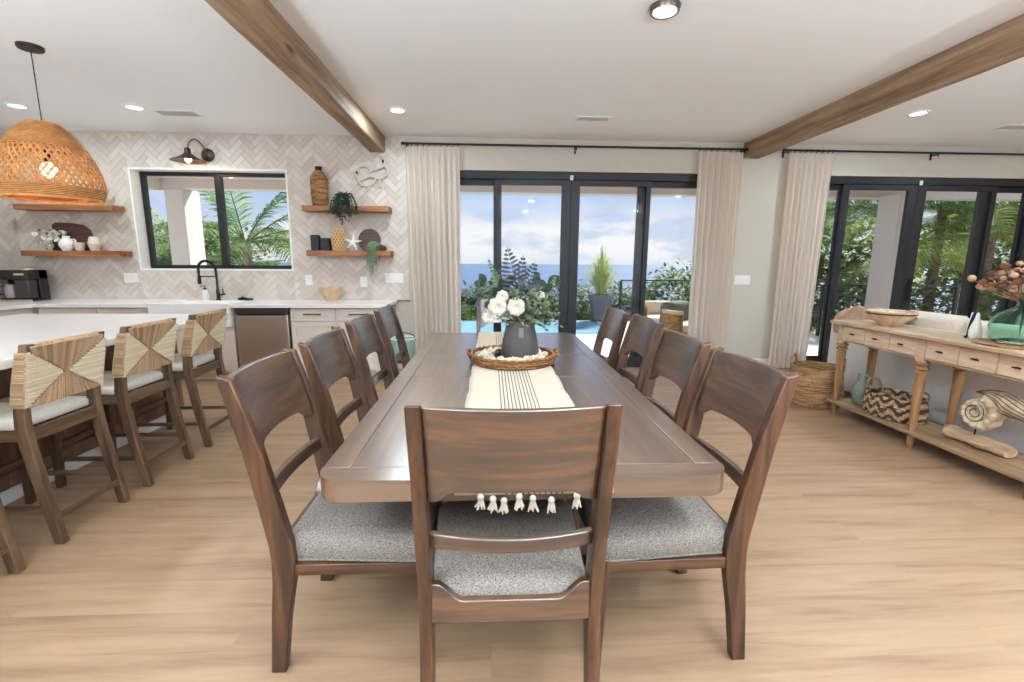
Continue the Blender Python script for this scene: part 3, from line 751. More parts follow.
# big rounded dark leaves
for p, L_ in (((-.13,-.03,.13),.09),((-.165,-.02,.09),.08),((-.10,-.02,.17),.09),((-.04,0,.2),.08),((-.14,.04,.2),.07),((.16,-.02,.16),.09),((.18,.0,.10),.08),((.20,.02,.2),.10),((.05,-.06,.08),.08),((-.02,-.08,.1),.09),((.10,.04,.22),.07),((-.22,.02,.20),.085),((-.24,.0,.185),.07),((0,.1,.14),.1),((.1,.12,.1),.1),((-.1,.12,.12),.1)):
    p = Vector((p[0]*.92-.012, p[1], p[2]*1.15+.05)); L_ *= .8; stem(p, 0)
    for k in range(3): leafshape(dk, p, Vector((rnd.uniform(-.7,.7)+p.x*3, rnd.uniform(-.6,.2), rnd.uniform(-.2,.9))), Vector((0,-1,.3)), L_, L_*.72, curl=.15)
# sage sprays
for k in range(46):
    a = rnd.uniform(0, 2*pi); r = rnd.uniform(.03, .20); p = Vector((r*cos(a)+.03, r*sin(a)*.7, rnd.uniform(.05, .25)-r*.15)); 
    if k % 2: stem(p, 0)
    for j in range(13):
        q = p + Vector((rnd.uniform(-.035,.035), rnd.uniform(-.03,.03), rnd.uniform(-.045,.05)))
        leafshape(sg, q, Vector((rnd.uniform(-1,1), rnd.uniform(-1,.4), rnd.uniform(-.3,1))), Vector((0,-1,.2)), .032, .016, n=2)
# slate fern fronds
def fern(b, base, tip, n, w):
    base, tip = Vector(base), Vector(tip); ax = (tip-base); side_ = ax.cross(Vector((0,-1,0))).normalized()
    b.tube([base, (base+tip)/2+Vector((.01,0,.01)), tip], .0016, 4)
    for i in range(n):
        t = .15+.85*i/n; c = base+ax*t
        for s in (-1, 1): leafshape(b, c, side_*s*1+ax.normalized()*.45+Vector((0,rnd.uniform(-.3,.3),-.12)), Vector((0,-1,0)), w*(1.08-t)*rnd.uniform(.85,1.1), .017, n=3, fold=0, curl=.12)
fern(sl, (-.03,-.04,.20), (-.085,-.04,.50), 10, .135); fern(sl, (.0,-.05,.16), (.085,-.05,.41), 10, .125); fern(sl, (-.03,0,.16), (.015,-.02,.45), 10, .10)
fern(sl, (.02,-.04,.14), (.12,-.05,.32), 9, .09)
fern(sg, (-.08,0,.14), (-.20,-.02,.43), 13, .06); fern(sg, (-.1,0,.12), (-.17,-.02,.36), 11, .05); fern(sg, (.10,0,.08), (.22,-.01,.33), 12, .07)
# white blooms
for c, R_ in (((-.085,-.10,.075),.052),((.012,-.11,.075),.050),((-.135,-.09,.02),.034),((-.06,-.09,.125),.034),((.14,-.08,.13),.024)):
    pe = MB(); c = Vector((c[0]*1.15-.045, c[1], c[2]*1.2+.055)); stem(c, 0)
    for ring_, (cnt, el, sz) in enumerate(((8, .15, .95), (7, .6, .85), (6, 1.0, .7), (4, 1.35, .5))):
        for k in range(cnt):
            a = 2*pi*k/cnt + ring_*.5; d = Vector((cos(a)*cos(el), -sin(el)*1.0, sin(a)*cos(el)))
            leafshape(pe, c, d, Vector((0,1,0)), R_*1.12*sz, R_*1.25*sz, fold=-.25, curl=-.55, n=6)
    pe.ball(c, R_*.3, 8, 6); pe.build('white_bloom', M['petal'], bq)
for c in ((.115,-.09,.15),(.095,-.10,.085),(.15,-.08,.06),(.165,-.06,.09),(.07,-.11,.10),(.13,-.09,.10),(.04,-.12,.12)):
    c = Vector(c); be.ball(c, .014, 10, 7); stem(c, 0)
dk.build('dark_leaves', M['leaf_dark'], bq); sg.build('sage_leaves', M['leaf_sage'], bq); sl.build('fern_fronds', M['leaf_slate'], bq)
st.build('stems', M['leaf_sage'], bq); be.build('berries', M['berry'], bq)

# ------------------------------------------------------------------ island and stools
isl = empty('kitchen_island', (-3.25, 2.0, 0), 0, 'brown wooden kitchen island base under the white top', 'kitchen island')
b = MB(); X0, X1, Y0, Y1 = -.62, .50, -2.1, 2.14
b.box(X0, X1, Y0, Y1, .10, .865)
b.box(X0+.05, X1-.05, Y0+.05, Y1-.05, 0, .10); b.build('island_body', M['island'], isl, bevel=.003)
for k in range(5):
    a = Y0+.02+k*(Y1-Y0-.04)/5; c = a+(Y1-Y0-.04)/5-.012
    f = MB(); f.box(X1, X1+.018, a, a+.075, .12, .85); f.box(X1, X1+.018, c-.075, c, .12, .85); f.box(X1, X1+.018, a+.075, c-.075, .775, .85); f.box(X1, X1+.018, a+.075, c-.075, .12, .195)
    f.build('side_panel_frame', M['island'], isl, bevel=.003)
f = MB(); 
for a, c in ((X0+.02, -.07), (-.05, X1-.02)):
    f.box(a, a+.07, Y1, Y1+.018, .12, .85); f.box(c-.07, c, Y1, Y1+.018, .12, .85); f.box(a+.07, c-.07, Y1, Y1+.018, .78, .85); f.box(a+.07, c-.07, Y1, Y1+.018, .12, .19)
f.build('end_panel', M['island'], isl, bevel=.003)
MB().box(X1-.055, X1-.035, Y0+.05, Y1-.05, 0, .10).build('toe_kick', M['white_paint'], isl)
o = MB().prism(rr(-4.14, -2.355, -.25, 4.30, .02, 4), .866, .911).build('island_countertop', M['quartz'], bevel=.003); tag(o, 'white quartz top of the kitchen island beside the counter stools', 'countertop')

SW = .44
SP = [(0, .0, .046), (.28, .045, .096), (.50, .075, .130), (.60, .084, .138), (.68, .080, .132), (.80, .058, .108), (1.005, .014, .054)]
def make_stool():
    t = empty('counter_stool')
    hw = SW/2
    for s in (-1, 1):
        y0, y1 = sorted((s*hw, s*(hw-.038)))
        post(SP, y0, y1, [0,.1,.2,.28,.4,.5,.56,.60,.64,.68,.74,.8,.9,1.0,1.005]).build('back_leg', M['stool_z'], t, bevel=.004, seg=2, angle=50)
        b = MB(); b.loft([[(x0, y0, z), (x1, y0, z), (x1, y1, z), (x0, y1, z)] for x0, x1, z in ((.530, .566, 0), (.515, .557, .3), (.505, .55, .59))]); b.build('front_leg', M['stool_z'], t, bevel=.004)
        ys = sorted((s*(hw-.008), s*(hw-.03)))
        MB().box(.13, .52, ys[0], ys[1], .53, .59).build('side_rail', M['stool_x'], t, bevel=.003)
        MB().box(.045, .535, ys[0], ys[1], .17, .195).build('side_stretcher', M['stool_x'], t, bevel=.003)
    MB().box(.088, .113, -hw+.038, hw-.038, .525, .59).build('rear_rail', M['stool_y'], t, bevel=.003)
    MB().box(.515, .54, -hw+.038, hw-.038, .53, .59).build('front_rail', M['stool_y'], t, bevel=.003)
    MB().box(.024, .046, -hw+.036, hw-.036, .115, .145).build('rear_stretcher', M['stool_y'], t, bevel=.003)
    MB().box(.525, .553, -hw+.036, hw-.036, .25, .285).build('footrest', M['stool_y'], t, bevel=.003)
    a, c = lerp_prof(SP, .985)
    MB().box(a+.006, c-.006, -hw+.03, hw-.03, .940, .972).build('top_rail', M['stool_y'], t, bevel=.004)
    # rush wrapped back: strands laid in four triangles meeting in the middle
    lt, dkk = MB(), MB(); rnd = random.Random(3)
    z0, z1 = .70, .968; hh = (z1-z0)/2; zm = (z0+z1)/2
    def bx(z, f): 
        a, c = lerp_prof(SP, z); return (c+.004) if f else (a-.004)
    def strand(mb, y0, za, y1, zb, r, f):
        e = .0012*rnd.uniform(-1, 1)
        pts = []
        for k in range(4):
            q = k/3; y = y0+(y1-y0)*q; z = za+(zb-za)*q
            sag = .012*(1-abs(y)/hw)*q   # pinched towards the middle
            pts.append((bx(z, f)+(-sag if f else sag)+e, y, z))
        mb.tube(pts, r, 5)
    for f in (False, True):
        nn = 26
        for k in range(nn):                                  # side triangles: strands run horizontally from post inwards
            z = z0+(z1-z0)*(k+.5)/nn; q = 1-abs(z-zm)/hh
            w_ = (hw-.006)*(q*.94) + .006
            for s in (-1, 1): strand(lt, s*(hw+.003), z, s*max(.004, hw-w_*1.0), zm+(z-zm)*(1-.0), .0062, f)
        nn = 38
        for k in range(nn):                                  # top and bottom: fan to the centre
            y = (hw-.012)*(2*(k+.5)/nn-1); q = 1-abs(y)/hw
            for s in (-1, 1):
                ze = zm+s*hh*(abs(y)/hw)*1.0 
                strand(dkk, y, (zm+hh+.024 if s > 0 else zm-hh-.002), y*.93*(1-.25*q), ze*1.0+(0 if abs(y) > .02 else -s*.004), .0066, f)
    for k in range(38):                                  # strands passing over the top rail
        y = (hw-.04)*(2*(k+.5)/38-1); dkk.tube([(bx(.985, False), y, .985), (bx(.99, False)+.008, y, .997), (bx(.99, True)-.008, y, .997), (bx(.985, True), y, .985)], .0064, 5)
    # wrap around the posts
    for s in (-1, 1):
        nn = 24
        for k in range(nn):
            z = z0+(z1-z0)*(k+.5)/nn; a, c = lerp_prof(SP, z); y = s*(hw+.004)
            dkk.tube([(a-.006, y-s*.004, z), (a-.002, y, z), (c+.002, y, z), (c+.006, y-s*.004, z)], .0062, 5)
    q = empty('rush_backrest'); q.parent = t
    lt.build('pale_strands', M['rush_light'], q); dkk.build('brown_strands', M['rush_dark'], q)
    core = MB()
    rings = []
    for z in (z0+.004, zm, z1-.004):
        a, c = lerp_prof(SP, z); m_ = (a+c)/2; rings.append([(m_-.014, -hw+.03, z), (m_+.014, -hw+.03, z), (m_+.014, hw-.03, z), (m_-.014, hw-.03, z)])
    core.loft(rings); core.build('backrest_core', M['rush_dark'], q)
    pl = rr(.125, .575, -hw+.004, hw-.004, .03, 5)
    def ins(k, z): return [(.35+(x-.35)*(1-k/.2), y*(1-k/.2), z) for x, y in pl]
    MB().loft([ins(.006, .59), ins(0, .597), ins(0, .625), ins(.008, .638), ins(.03, .646), ins(.08, .650), ins(.15, .652)]).build('seat_cushion', M['stool_seat'], t, angle=60)
    return t
s0 = make_stool(); tag(s0, '', 'stool', 'counter stools at the kitchen island')
s0['category'] = 'stool'; s0['group'] = 'counter stools at the kitchen island'
for i, (cy, lab) in enumerate(((2.415, 'nearest counter stool whose whole rush back shows, at the island'), (3.01, 'middle one of the three rush-backed counter stools fully in view'),
                               (3.63, 'farthest rush-backed counter stool, beside the dishwasher'), (1.79, 'counter stool cut off by the left edge of the photo'))):
    c = s0 if i == 0 else copy_tree(s0)
    place(c, (-2.115, cy, 0), pi + (.03 if i == 2 else 0), lab)
# ------------------------------------------------------------------ kitchen run
CF = 5.40                       # face of the doors
def cab_shell(t, x0, x1, y0=CF+.022, y1=YW-.002):
    b = MB(); b.box(x0, x1, y0, y1, .10, .858); b.box(x0, x1, y0+.06, y1, 0, .10); b.build('cabinet_body', M['cabinet'], t, smooth=False)
def shaker(mb, x0, x1, z0, z1, y=CF, d=.02, r=.055, rec=.008):
    mb.box(x0, x0+r, y, y+d, z0, z1); mb.box(x1-r, x1, y, y+d, z0, z1); mb.box(x0+r, x1-r, y, y+d, z1-r, z1); mb.box(x0+r, x1-r, y, y+d, z0, z0+r)
    mb.box(x0+r, x1-r, y+rec, y+d, z0+r, z1-r)
def bar_pull(par, c, l, vertical=False, y=CF):
    b = MB(); a = Vector((0,0,1)) if vertical else Vector((1,0,0)); c = Vector(c)
    b.tube([c-a*l/2+Vector((0,-.03,0)), c+a*l/2+Vector((0,-.03,0))], .0065, 8)
    for s in (-1, 1): b.tube([c+a*s*l*.38, c+a*s*l*.38+Vector((0,-.03,0))], .005, 6)
    b.build('bar_pull', M['black'], par)
def base_cab(x0, x1, label, drawers=1, doors=2, vpull=True):
    t = empty('base_cabinet', ((x0+x1)/2, CF, 0), 0, label, 'cabinet', 'cream base cabinets'); ox = (x0+x1)/2
    m = MB(); m.box(x0-ox, x1-ox, .022, YW-.01-CF, .10, .858); m.box(x0-ox, x1-ox, .08, YW-.01-CF, 0, .10); m.build('cabinet_body', M['cabinet'], t, smooth=False)
    g = .003; zs = .70 if drawers else .85
    if drawers:
        w = (x1-x0)/drawers
        for k in range(drawers):
            d = MB(); a, c = x0-ox+k*w+g, x0-ox+(k+1)*w-g; shaker(d, a, c, .70+g, .85, 0, r=.03)
            o = d.build('drawer_front', M['cabinet'], t, bevel=.002); bar_pull(o, ((a+c)/2, 0, .785), min(.2, w*.5), y=0)
    w = (x1-x0)/doors
    for k in range(doors):
        d = MB(); a, c = x0-ox+k*w+g, x0-ox+(k+1)*w-g; shaker(d, a, c, .11, zs-g, 0)
        o = d.build('cabinet_door', M['cabinet'], t, bevel=.002)
        px = c-.035 if k % 2 == 0 else a+.035
        bar_pull(o, (px, 0, zs-.12), .14, True, y=0)
    return t
base_cab(-2.295, -1.27, 'cream base cabinet with two drawers between dishwasher and left curtain', 2, 2)
base_cab(-4.42, -3.80, 'cream base cabinet left of the sink behind the island', 1, 2)
base_cab(-5.05, -4.425, 'cream base cabinet in the left corner behind the island', 1, 2)
t = empty('base_cabinet', (-3.36, CF, 0), 0, 'cream sink cabinet under the white apron sink', 'cabinet', 'cream base cabinets')
m = MB(); m.box(-.435, .425, .022, .59, .10, .64); m.box(-.435, .425, .08, .59, 0, .10); m.build('cabinet_body', M['cabinet'], t, smooth=False)
for k in range(2):
    d = MB(); a = -.432+k*.43; shaker(d, a, a+.426, .11, .635, 0); o = d.build('cabinet_door', M['cabinet'], t, bevel=.002); bar_pull(o, (a+(.39 if k == 0 else .036), 0, .54), .14, True, y=0)
# return along the left wall
t = empty('base_cabinet', (-5.07, 4.6, 0), 0, 'cream base cabinet along the left wall with a small black knob', 'cabinet', 'cream base cabinets')
MB().box(-.61, -.022, -1.4, 1.38, .10, .858).build('cabinet_body', M['cabinet'], t, smooth=False)
RZ = Matrix.Rotation(pi/2, 4, 'Z')
for k in range(4):
    a = -1.39+k*.54
    for z0, z1, nm in ((.70, .85, 'drawer_front'), (.11, .694, 'cabinet_door')):
        d = MB(); d.box(-.022, 0, a, a+.534, z0, z0+.05); d.box(-.022, 0, a, a+.534, z1-.035, z1); d.box(-.022, 0, a, a+.05, z0+.05, z1-.035); d.box(-.022, 0, a+.484, a+.534, z0+.05, z1-.035); d.box(-.022, -.008, a+.05, a+.484, z0+.05, z1-.035)
        o = d.build(nm, M['cabinet'], t, bevel=.002)
        MB().lathe([(.006,0),(.006,.014),(.016,.018),(.016,.028),(.010,.032),(1e-3,.033)], 12, M=Matrix.Translation((0, a+.267 if nm == 'drawer_front' else a+.48, .775 if nm == 'drawer_front' else .6)) @ Matrix.Rotation(pi/2, 4, 'Y')).build('knob', M['black'], o)
# worktop (runs into the left wall return), with the sink cut out
sx0, sx1 = -3.80, -2.92
w = MB(); zt0, zt1 = .862, .902
w.box(-5.68, sx0, CF-.07, YW-.015, zt0, zt1); w.box(sx1, -1.19, CF-.07, YW-.015, zt0, zt1); w.box(sx0, sx1, 5.83, YW-.015, zt0, zt1)
w.box(-5.68, -5.04, 3.2, CF-.07, zt0, zt1)
o = w.build('kitchen_worktop', M['quartz'], bevel=.002); tag(o, 'white stone worktop along the herringbone tiled wall', 'countertop')
s = MB(); y0, y1 = 5.30, 5.828
s.box(sx0+.004, sx1-.004, y0, y0+.03, .645, .915); s.box(sx0+.004, sx1-.004, y1-.03, y1, .645, .90); s.box(sx0+.004, sx0+.034, y0+.03, y1-.03, .645, .905); s.box(sx1-.034, sx1-.004, y0+.03, y1-.03, .645, .905); s.box(sx0+.034, sx1-.034, y0+.03, y1-.03, .645, .68)
o = s.build('farmhouse_sink', M['ceramic_white'], bevel=.008, seg=3); tag(o, 'white apron front sink under the kitchen window', 'sink')
# dishwasher
dw = empty('dishwasher', (-2.61, CF, 0), 0, 'stainless dishwasher with curved reflections beside the sink', 'dishwasher')
MB().box(-.298, .30, .03, .59, .10, .858).build('housing', M['steel_dark'], dw, smooth=False)
MB().box(-.296, .29, -.012, .03, .11, .772).build('front_door', M['steel'], dw, bevel=.006)
MB().box(-.296, .29, -.010, .03, .784, .852).build('control_panel', M['steel_dark'], dw, bevel=.004)
MB().box(-.27, .27, -.016, -.008, .770, .784).build('recessed_handle', M['black'], dw)
MB().box(-.29, .29, .05, .07, 0, .10).build('toe_kick', M['black'], dw)
# faucet
fc = empty('kitchen_faucet', (-3.36, 5.90, .902), 0, 'black spring pull-down faucet in front of the kitchen window', 'faucet')
MB().lathe([(1e-3,0),(.028,0),(.028,.012),(.020,.018),(.020,.12),(.016,.13),(1e-3,.13)], 18).build('faucet_base', M['black'], fc)
arc = [(0,0,.12),(0,-.002,.30),(-.005,-.01,.40),(-.04,-.05,.465),(-.085,-.10,.47),(-.118,-.135,.42),(-.122,-.14,.33)]
sp = spline(arc, 10)
MB().tube(sp, .009, 8).build('hose', M['black'], fc)
b = MB(); hel = []
P_ = [Vector(p) for p in sp]
for i in range(len(P_)-1):
    for k in range(10):
        c = P_[i].lerp(P_[i+1], k/10); tdir = (P_[i+1]-P_[i]).normalized(); u = tdir.cross(Vector((.6,-.8,0)) if abs(tdir.z) > .5 else Vector((.8,-.6,.0))); u.normalize(); v2 = tdir.cross(u); a = 2*pi*k/5
        hel.append(c+.0145*(cos(a)*u+sin(a)*v2))
b.tube(hel, .0028, 4); b.build('spring', M['black'], fc)
MB().lathe([(1e-3,0),(.020,0),(.022,.05),(.016,.09),(.012,.13),(1e-3,.13)], 16, c=(-.122,-.14,.20)).build('spray_head', M['black'], fc)
b = MB(); b.tube([(0,0,.29),(-.06,-.07,.29),(-.11,-.125,.29)], .007, 8); b.lathe([(.016,-.012),(.02,-.012),(.02,.012),(.016,.012)], 14, c=(-.120,-.137,.29), cap=False); b.build('holder_arm', M['black'], fc)
b = MB(); b.tube([(.02,0,.065),(.055,-.005,.07),(.085,-.01,.075)], .011, 8); b.tube([(.07,-.01,.08),(.062,-.01,.14)], .006, 8); b.build('lever', M['black'], fc)
# soap dispenser
sd = empty('soap_dispenser', (-3.50, 5.88, .902), 0, 'white soap bottle with black pump left of the faucet', 'soap dispenser')
MB().lathe([(1e-3,0),(.036,0),(.038,.01),(.038,.10),(.028,.125),(.016,.13),(1e-3,.13)], 20).build('bottle_body', M['ceramic_white'], sd)
b = MB(); b.lathe([(.018,.128),(.018,.15),(.006,.152),(.006,.175),(1e-3,.176)], 14); b.tube([(0,0,.172),(-.02,-.02,.176),(-.035,-.035,.165)], .006, 6); b.build('pump', M['black'], sd)
ds = empty('sink_strainer', (-3.07, 5.9, .902), 0, 'small black strainer lying on the worktop right of the faucet', 'sink strainer')
MB().lathe([(1e-3,0),(.045,0),(.055,.012),(.058,.028),(.050,.028),(.045,.012),(1e-3,.010)], 20).build('basket', M['black'], ds)
MB().lathe([(1e-3,.01),(.008,.01),(.008,.032),(.016,.036),(.016,.042),(1e-3,.044)], 12).build('knob', M['black'], ds)
MB().lathe([(.040,0),(.050,0),(.050,.02),(.04,.02)], 18, c=(.085,-.02,0), cap=False).build('ring', M['black'], ds)
# scalloped bowl
bo = MB(); n = 72
def scr(r, z, k, amp): return [Vector(((r+amp*abs(cos(3.5*2*pi*i/n)))*cos(2*pi*i/n), (r+amp*abs(cos(3.5*2*pi*i/n)))*sin(2*pi*i/n), z + k*abs(cos(3.5*2*pi*i/n)))) for i in range(n)]
bo.loft([scr(.001,0,0,0), scr(.062,0,0,0), scr(.066,.012,0,0), scr(.085,.05,0,.004), scr(.118,.10,.004,.010), scr(.135,.15,.028,.013), scr(.130,.15,.028,.012), scr(.112,.10,.004,.008), scr(.08,.05,0,.003), scr(.05,.02,0,0), scr(.001,.016,0,0)])
o = bo.build('scalloped_bowl', plain('pale_turned_wood', rgb(204,176,142), .5, noise=.12, nscale=12), loc=(-1.95, 5.78, .902)); tag(o, 'pale wooden bowl with scalloped rim on the worktop', 'bowl')

# coffee machine in the corner
cm = empty('coffee_maker', (-5.50, 5.72, .902), .0, 'black coffee machine in the corner of the worktop', 'coffee maker')
K = M['black']; gl_b = plain('gloss_black', rgb(26,25,27), .15)
b = MB(); b.box(-.16, .20, -.10, .14, 0, .035); b.box(-.16, .20, .02, .14, .035, .36); b.box(-.16, .20, -.12, .14, .25, .36); b.build('machine_body', gl_b, cm, bevel=.012, seg=3)
MB().box(.045, .195, -.115, -.0, .035, .25).build('water_tank', plain('smoked_plastic', rgb(52,46,48), .1), cm, bevel=.01)
MB().lathe([(1e-3,0),(.05,0),(.062,.02),(.06,.10),(.045,.14),(.047,.155),(.040,.155),(.05,.10),(.05,.02),(1e-3,.012)], 24, c=(-.06,-.05,.038)).build('carafe', plain('carafe_glass', rgb(150,140,140), .08, coat=.5), cm)
MB().tube(spline([(-.10,-.10,.175),(-.135,-.13,.16),(-.135,-.13,.10),(-.105,-.10,.07)], 5), .008, 6).build('carafe_handle', K, cm)
MB().box(-.165, .205, -.125, -.10, 0, .022).build('drip_tray', M['steel'], cm, bevel=.004)
MB().box(.06, .17, -.126, -.118, .30, .325).build('display_panel', M['steel'], cm, bevel=.002)
MB().lathe([(1e-3,0),(.06,0),(.06,.018),(.05,.024),(1e-3,.024)], 20, c=(.11,.0,.36)).build('lid', M['steel'], cm)
o = MB().prism(rr(-.10,.10,-.07,.07,.02,4), 0, .014).build('serving_board', plain('light_board', rgb(214,172,128), .5), loc=(-5.60, 5.46, .902), rot=(0,0,.1), bevel=.003); tag(o, 'small light wooden board on the worktop in front of the coffee machine', 'board')

# ------------------------------------------------------------------ floating shelves
def shelf(x0, x1, z, label, d=.20, th=.065):
    b = MB(); b.box(x0, x1, YW-.013-d, YW-.013, z-th, z)
    o = b.build('floating_shelf', M['shelf'], bevel=.005, seg=2); return tag(o, label, 'shelf', 'wooden floating shelves on the tiled wall')
shelf(-2.235, -1.215, 2.035, 'wooden floating shelf holding the tall rope bottle, right of the window')
shelf(-2.215, -1.215, 1.512, 'wooden floating shelf holding the starfish, right of the window')
shelf(-5.50, -4.40, 2.015, 'wooden floating shelf behind the woven pendant shade')
shelf(-5.50, -4.38, 1.487, 'wooden floating shelf with cutting board and cups, left of the window')
def ropebottle(b, prof, rr_=.0105):
    """coil of rope following a profile"""
    z = prof[0][1]; pts = []; 
    def R(z):
        for (r0, z0), (r1, z1) in zip(prof, prof[1:]):
            if z0 <= z <= z1: return r0+(r1-r0)*(z-z0)/(z1-z0+1e-9)
        return prof[-1][0]
    ztop = prof[-1][1]; turns = int((ztop-z)/(rr_*1.75)); n = 20
    for i in range(turns*n+1):
        a = 2*pi*i/n; zz_ = z+(ztop-z)*i/(turns*n); r = R(zz_)-.006+.0035*sin(a*6.5+i*.0)
        pts.append((r*cos(a), r*sin(a), zz_))
    b.tube(pts, rr_, 5)
def bottle(x, z, prof, label, mat, neck=None, name='rope_bottle', y=5.87):
    t = empty(name, (x, y, z), 0, label, 'vase')
    MB().lathe([(1e-3, .002)] + [(r-.016, zz_) for r, zz_ in prof] + [(1e-3, prof[-1][1])], 24).build('bottle_core', mat, t)
    b = MB(); ropebottle(b, prof); b.build('rope_wrap', mat, t)
    if neck: MB().lathe(neck, 20, cap=False).build('neck', M['iron'], t)
    return t
M['rope'] = woven('rope_fibre', rgb(112,76,44), rgb(224,180,126), 60, 300)
bottle(-2.04, 2.035, [(.088,.006),(.094,.05),(.098,.20),(.100,.28),(.092,.33),(.062,.375),(.042,.40)], 'tall rope-wrapped bottle on the upper shelf', M['rope'], [(.036,.39),(.038,.445),(.044,.45),(.034,.452),(.032,.40)])
# pierced woven vase
t = empty('woven_vase', (-1.845, 5.87, 1.512), 0, 'openwork woven vase between the black candle boxes and the starfish', 'vase')
b = MB(); prof = [(.062,.0),(.078,.04),(.086,.12),(.080,.19),(.058,.245),(.046,.262)]
def pr(prof, z):
    for (r0, z0), (r1, z1) in zip(prof, prof[1:]):
        if z0 <= z <= z1: return r0+(r1-r0)*(z-z0)/(z1-z0)
    return prof[-1][0]
for s in (-1, 1):
    for k in range(14):
        b.tube([(pr(prof, .262*q/24)*cos(2*pi*k/14+s*q*.075), pr(prof, .262*q/24)*sin(2*pi*k/14+s*q*.075), .262*q/24) for q in range(25)], .0052, 5)
for z in (.004,.258): b.tube([((pr(prof,z)+.002)*cos(a), (pr(prof,z)+.002)*sin(a), z) for a in [2*pi*i/30 for i in range(30)]], .008, 6, closed=True)
b.build('lattice', plain('pale_cane', rgb(224,186,138), .7), t)
MB().lathe([(1e-3,.004),(.055,.004),(.070,.12),(.045,.24)], 18, cap=False).build('inner_liner', plain('cane_liner', rgb(176,136,92), .9), t)
for x, h_, lab in ((-2.125, .185, 'taller black candle box on the lower shelf'), (-2.005, .148, 'shorter black candle box next to the openwork vase')):
    t = empty('candle_box', (x, 5.87, 1.512), 0, lab, 'candle holder', 'black candle boxes')
    b = MB(); w_ = .046 if h_ > .16 else .048; b.box(-w_, w_, -w_, w_, 0, h_-.012); b.build('box_body', plain('navy_black', rgb(36,36,42), .6), t, bevel=.003)
    MB().box(-w_+.006, w_-.006, -w_+.006, w_-.006, h_-.012, h_).build('lid', M['black'], t, bevel=.002)
# starfish leaning on the board
sf = MB(); P0 = Vector((0,0,0)); rings = []
pts = []
for k in range(40):
    a = 2*pi*k/40; q = (k % 8)/8; q = min(q, 1-q)*2; r = .030 + .088*(1-q)**2.2; pts.append((r*sin(a), r*cos(a)))
sf.loft([[(x*.985, .006, z*.985) for x, z in pts], [(x, 0, z) for x, z in pts], [(x*.80, -.011, z*.80) for x, z in pts], [(x*.35, -.018, z*.35) for x, z in pts], [(x*.02, -.020, z*.02) for x, z in pts]])
o = sf.build('starfish', plain('white_starfish', rgb(240,234,224), .85, bumpy=.6, bscale=120), loc=(-1.672, 5.835, 1.512+.097), rot=(radians(-10), radians(6), 0), angle=60); tag(o, 'white starfish leaning on the lower shelf', 'starfish')
# round dark board with a stepped handle
b = MB(); poly = [(.135*cos(2*pi*k/40+.0), .135*sin(2*pi*k/40)+.135) for k in range(-6, 27)]
o = MB().prism([(.135*cos(a), .135*sin(a)+.137) for a in [radians(x) for x in range(-22, 204, 8)]] + [(-.125,.06),(-.08,.0),(.19,.0),(.21,.02),(.205,.055),(.16,.075)], -.009, .009, 'y').build('cutting_board', wood('walnut', 'x', rgb(50,34,28), rgb(78,56,46), rgb(96,72,60), .5), loc=(-1.50, 5.945, 1.512), rot=(radians(-6),0,0), bevel=.004)
tag(o, 'dark round cutting board standing behind the starfish', 'cutting board')
# trailing plants
def trailing(x, z, label, mat, n, length, spread, seed, pot_c, grassy=False, y=5.85, up=.08):
    t = empty('trailing_plant', (x, y, z), 0, label, 'plant', None)
    MB().lathe([(1e-3,0),(.04,0),(.052,.03),(.055,.07),(.048,.072),(1e-3,.065)], 20).build('pot', pot_c, t)
    r2 = random.Random(seed); b = MB()
    for k in range(n):
        a = r2.uniform(-pi*1.02, .02); d = Vector((cos(a)*spread*r2.uniform(.4,1), min(-.02, sin(a)*.09)-.085*(r2.random() < .7), 0)); l = length*r2.uniform(.3, 1)*(1.25-abs(cos(a))*.8)
        p = [Vector((0,0,.06)), d*.45+Vector((0,0,.07+up*r2.uniform(.5,1))), d*.9+Vector((0,0,.05)), d*1.02+Vector((0,0,-.02-l*.4)), d*1.03+Vector((r2.uniform(-.012,.012),0,-.03-l))]
        q = spline(p, 6)
        if grassy:
            b.tube(q, [.0035]*(len(q)-1)+[.001], 4)
            for j in range(3, len(q)-1, 2): leafshape(b, q[j], (q[j+1]-q[j])+Vector((r2.uniform(-.02,.02),r2.uniform(-.02,.01),0)), Vector((0,-1,0)), .035, .011, n=2)
        else:
            for pp in q[4:]: b.ball(pp+Vector((r2.uniform(-.006,.006),r2.uniform(-.006,.006),0)), .0055, 5, 4)
            b.tube(q, .0012, 4)
    b.build('trailing_stems', mat, t); return t
M['pot_dark'] = plain('dark_pot', rgb(60,56,52), .6); M['pot_sage'] = plain('sage_pot', rgb(126,146,124), .5)
trailing(-1.74, 2.035, 'dark green drooping plant on the upper shelf', M['leaf_dark'], 46, .17, .165, 5, M['pot_dark'], True)
t = trailing(-1.425, 1.512, 'pale green string succulent hanging over the lower shelf', M['succulent'], 42, .31, .07, 9, M['pot_sage'], False, y=5.86, up=.03)
b = MB(); r2 = random.Random(2)
for k in range(160): 
    a, e = r2.uniform(0, 2*pi), r2.uniform(-.1, 1.5); rr2 = .066
    b.ball((rr2*cos(a)*cos(e), rr2*sin(a)*cos(e)-.01, .06+rr2*sin(e)*.75), .0085, 6, 4)
b.build('succulent_crown', M['succulent'], t)
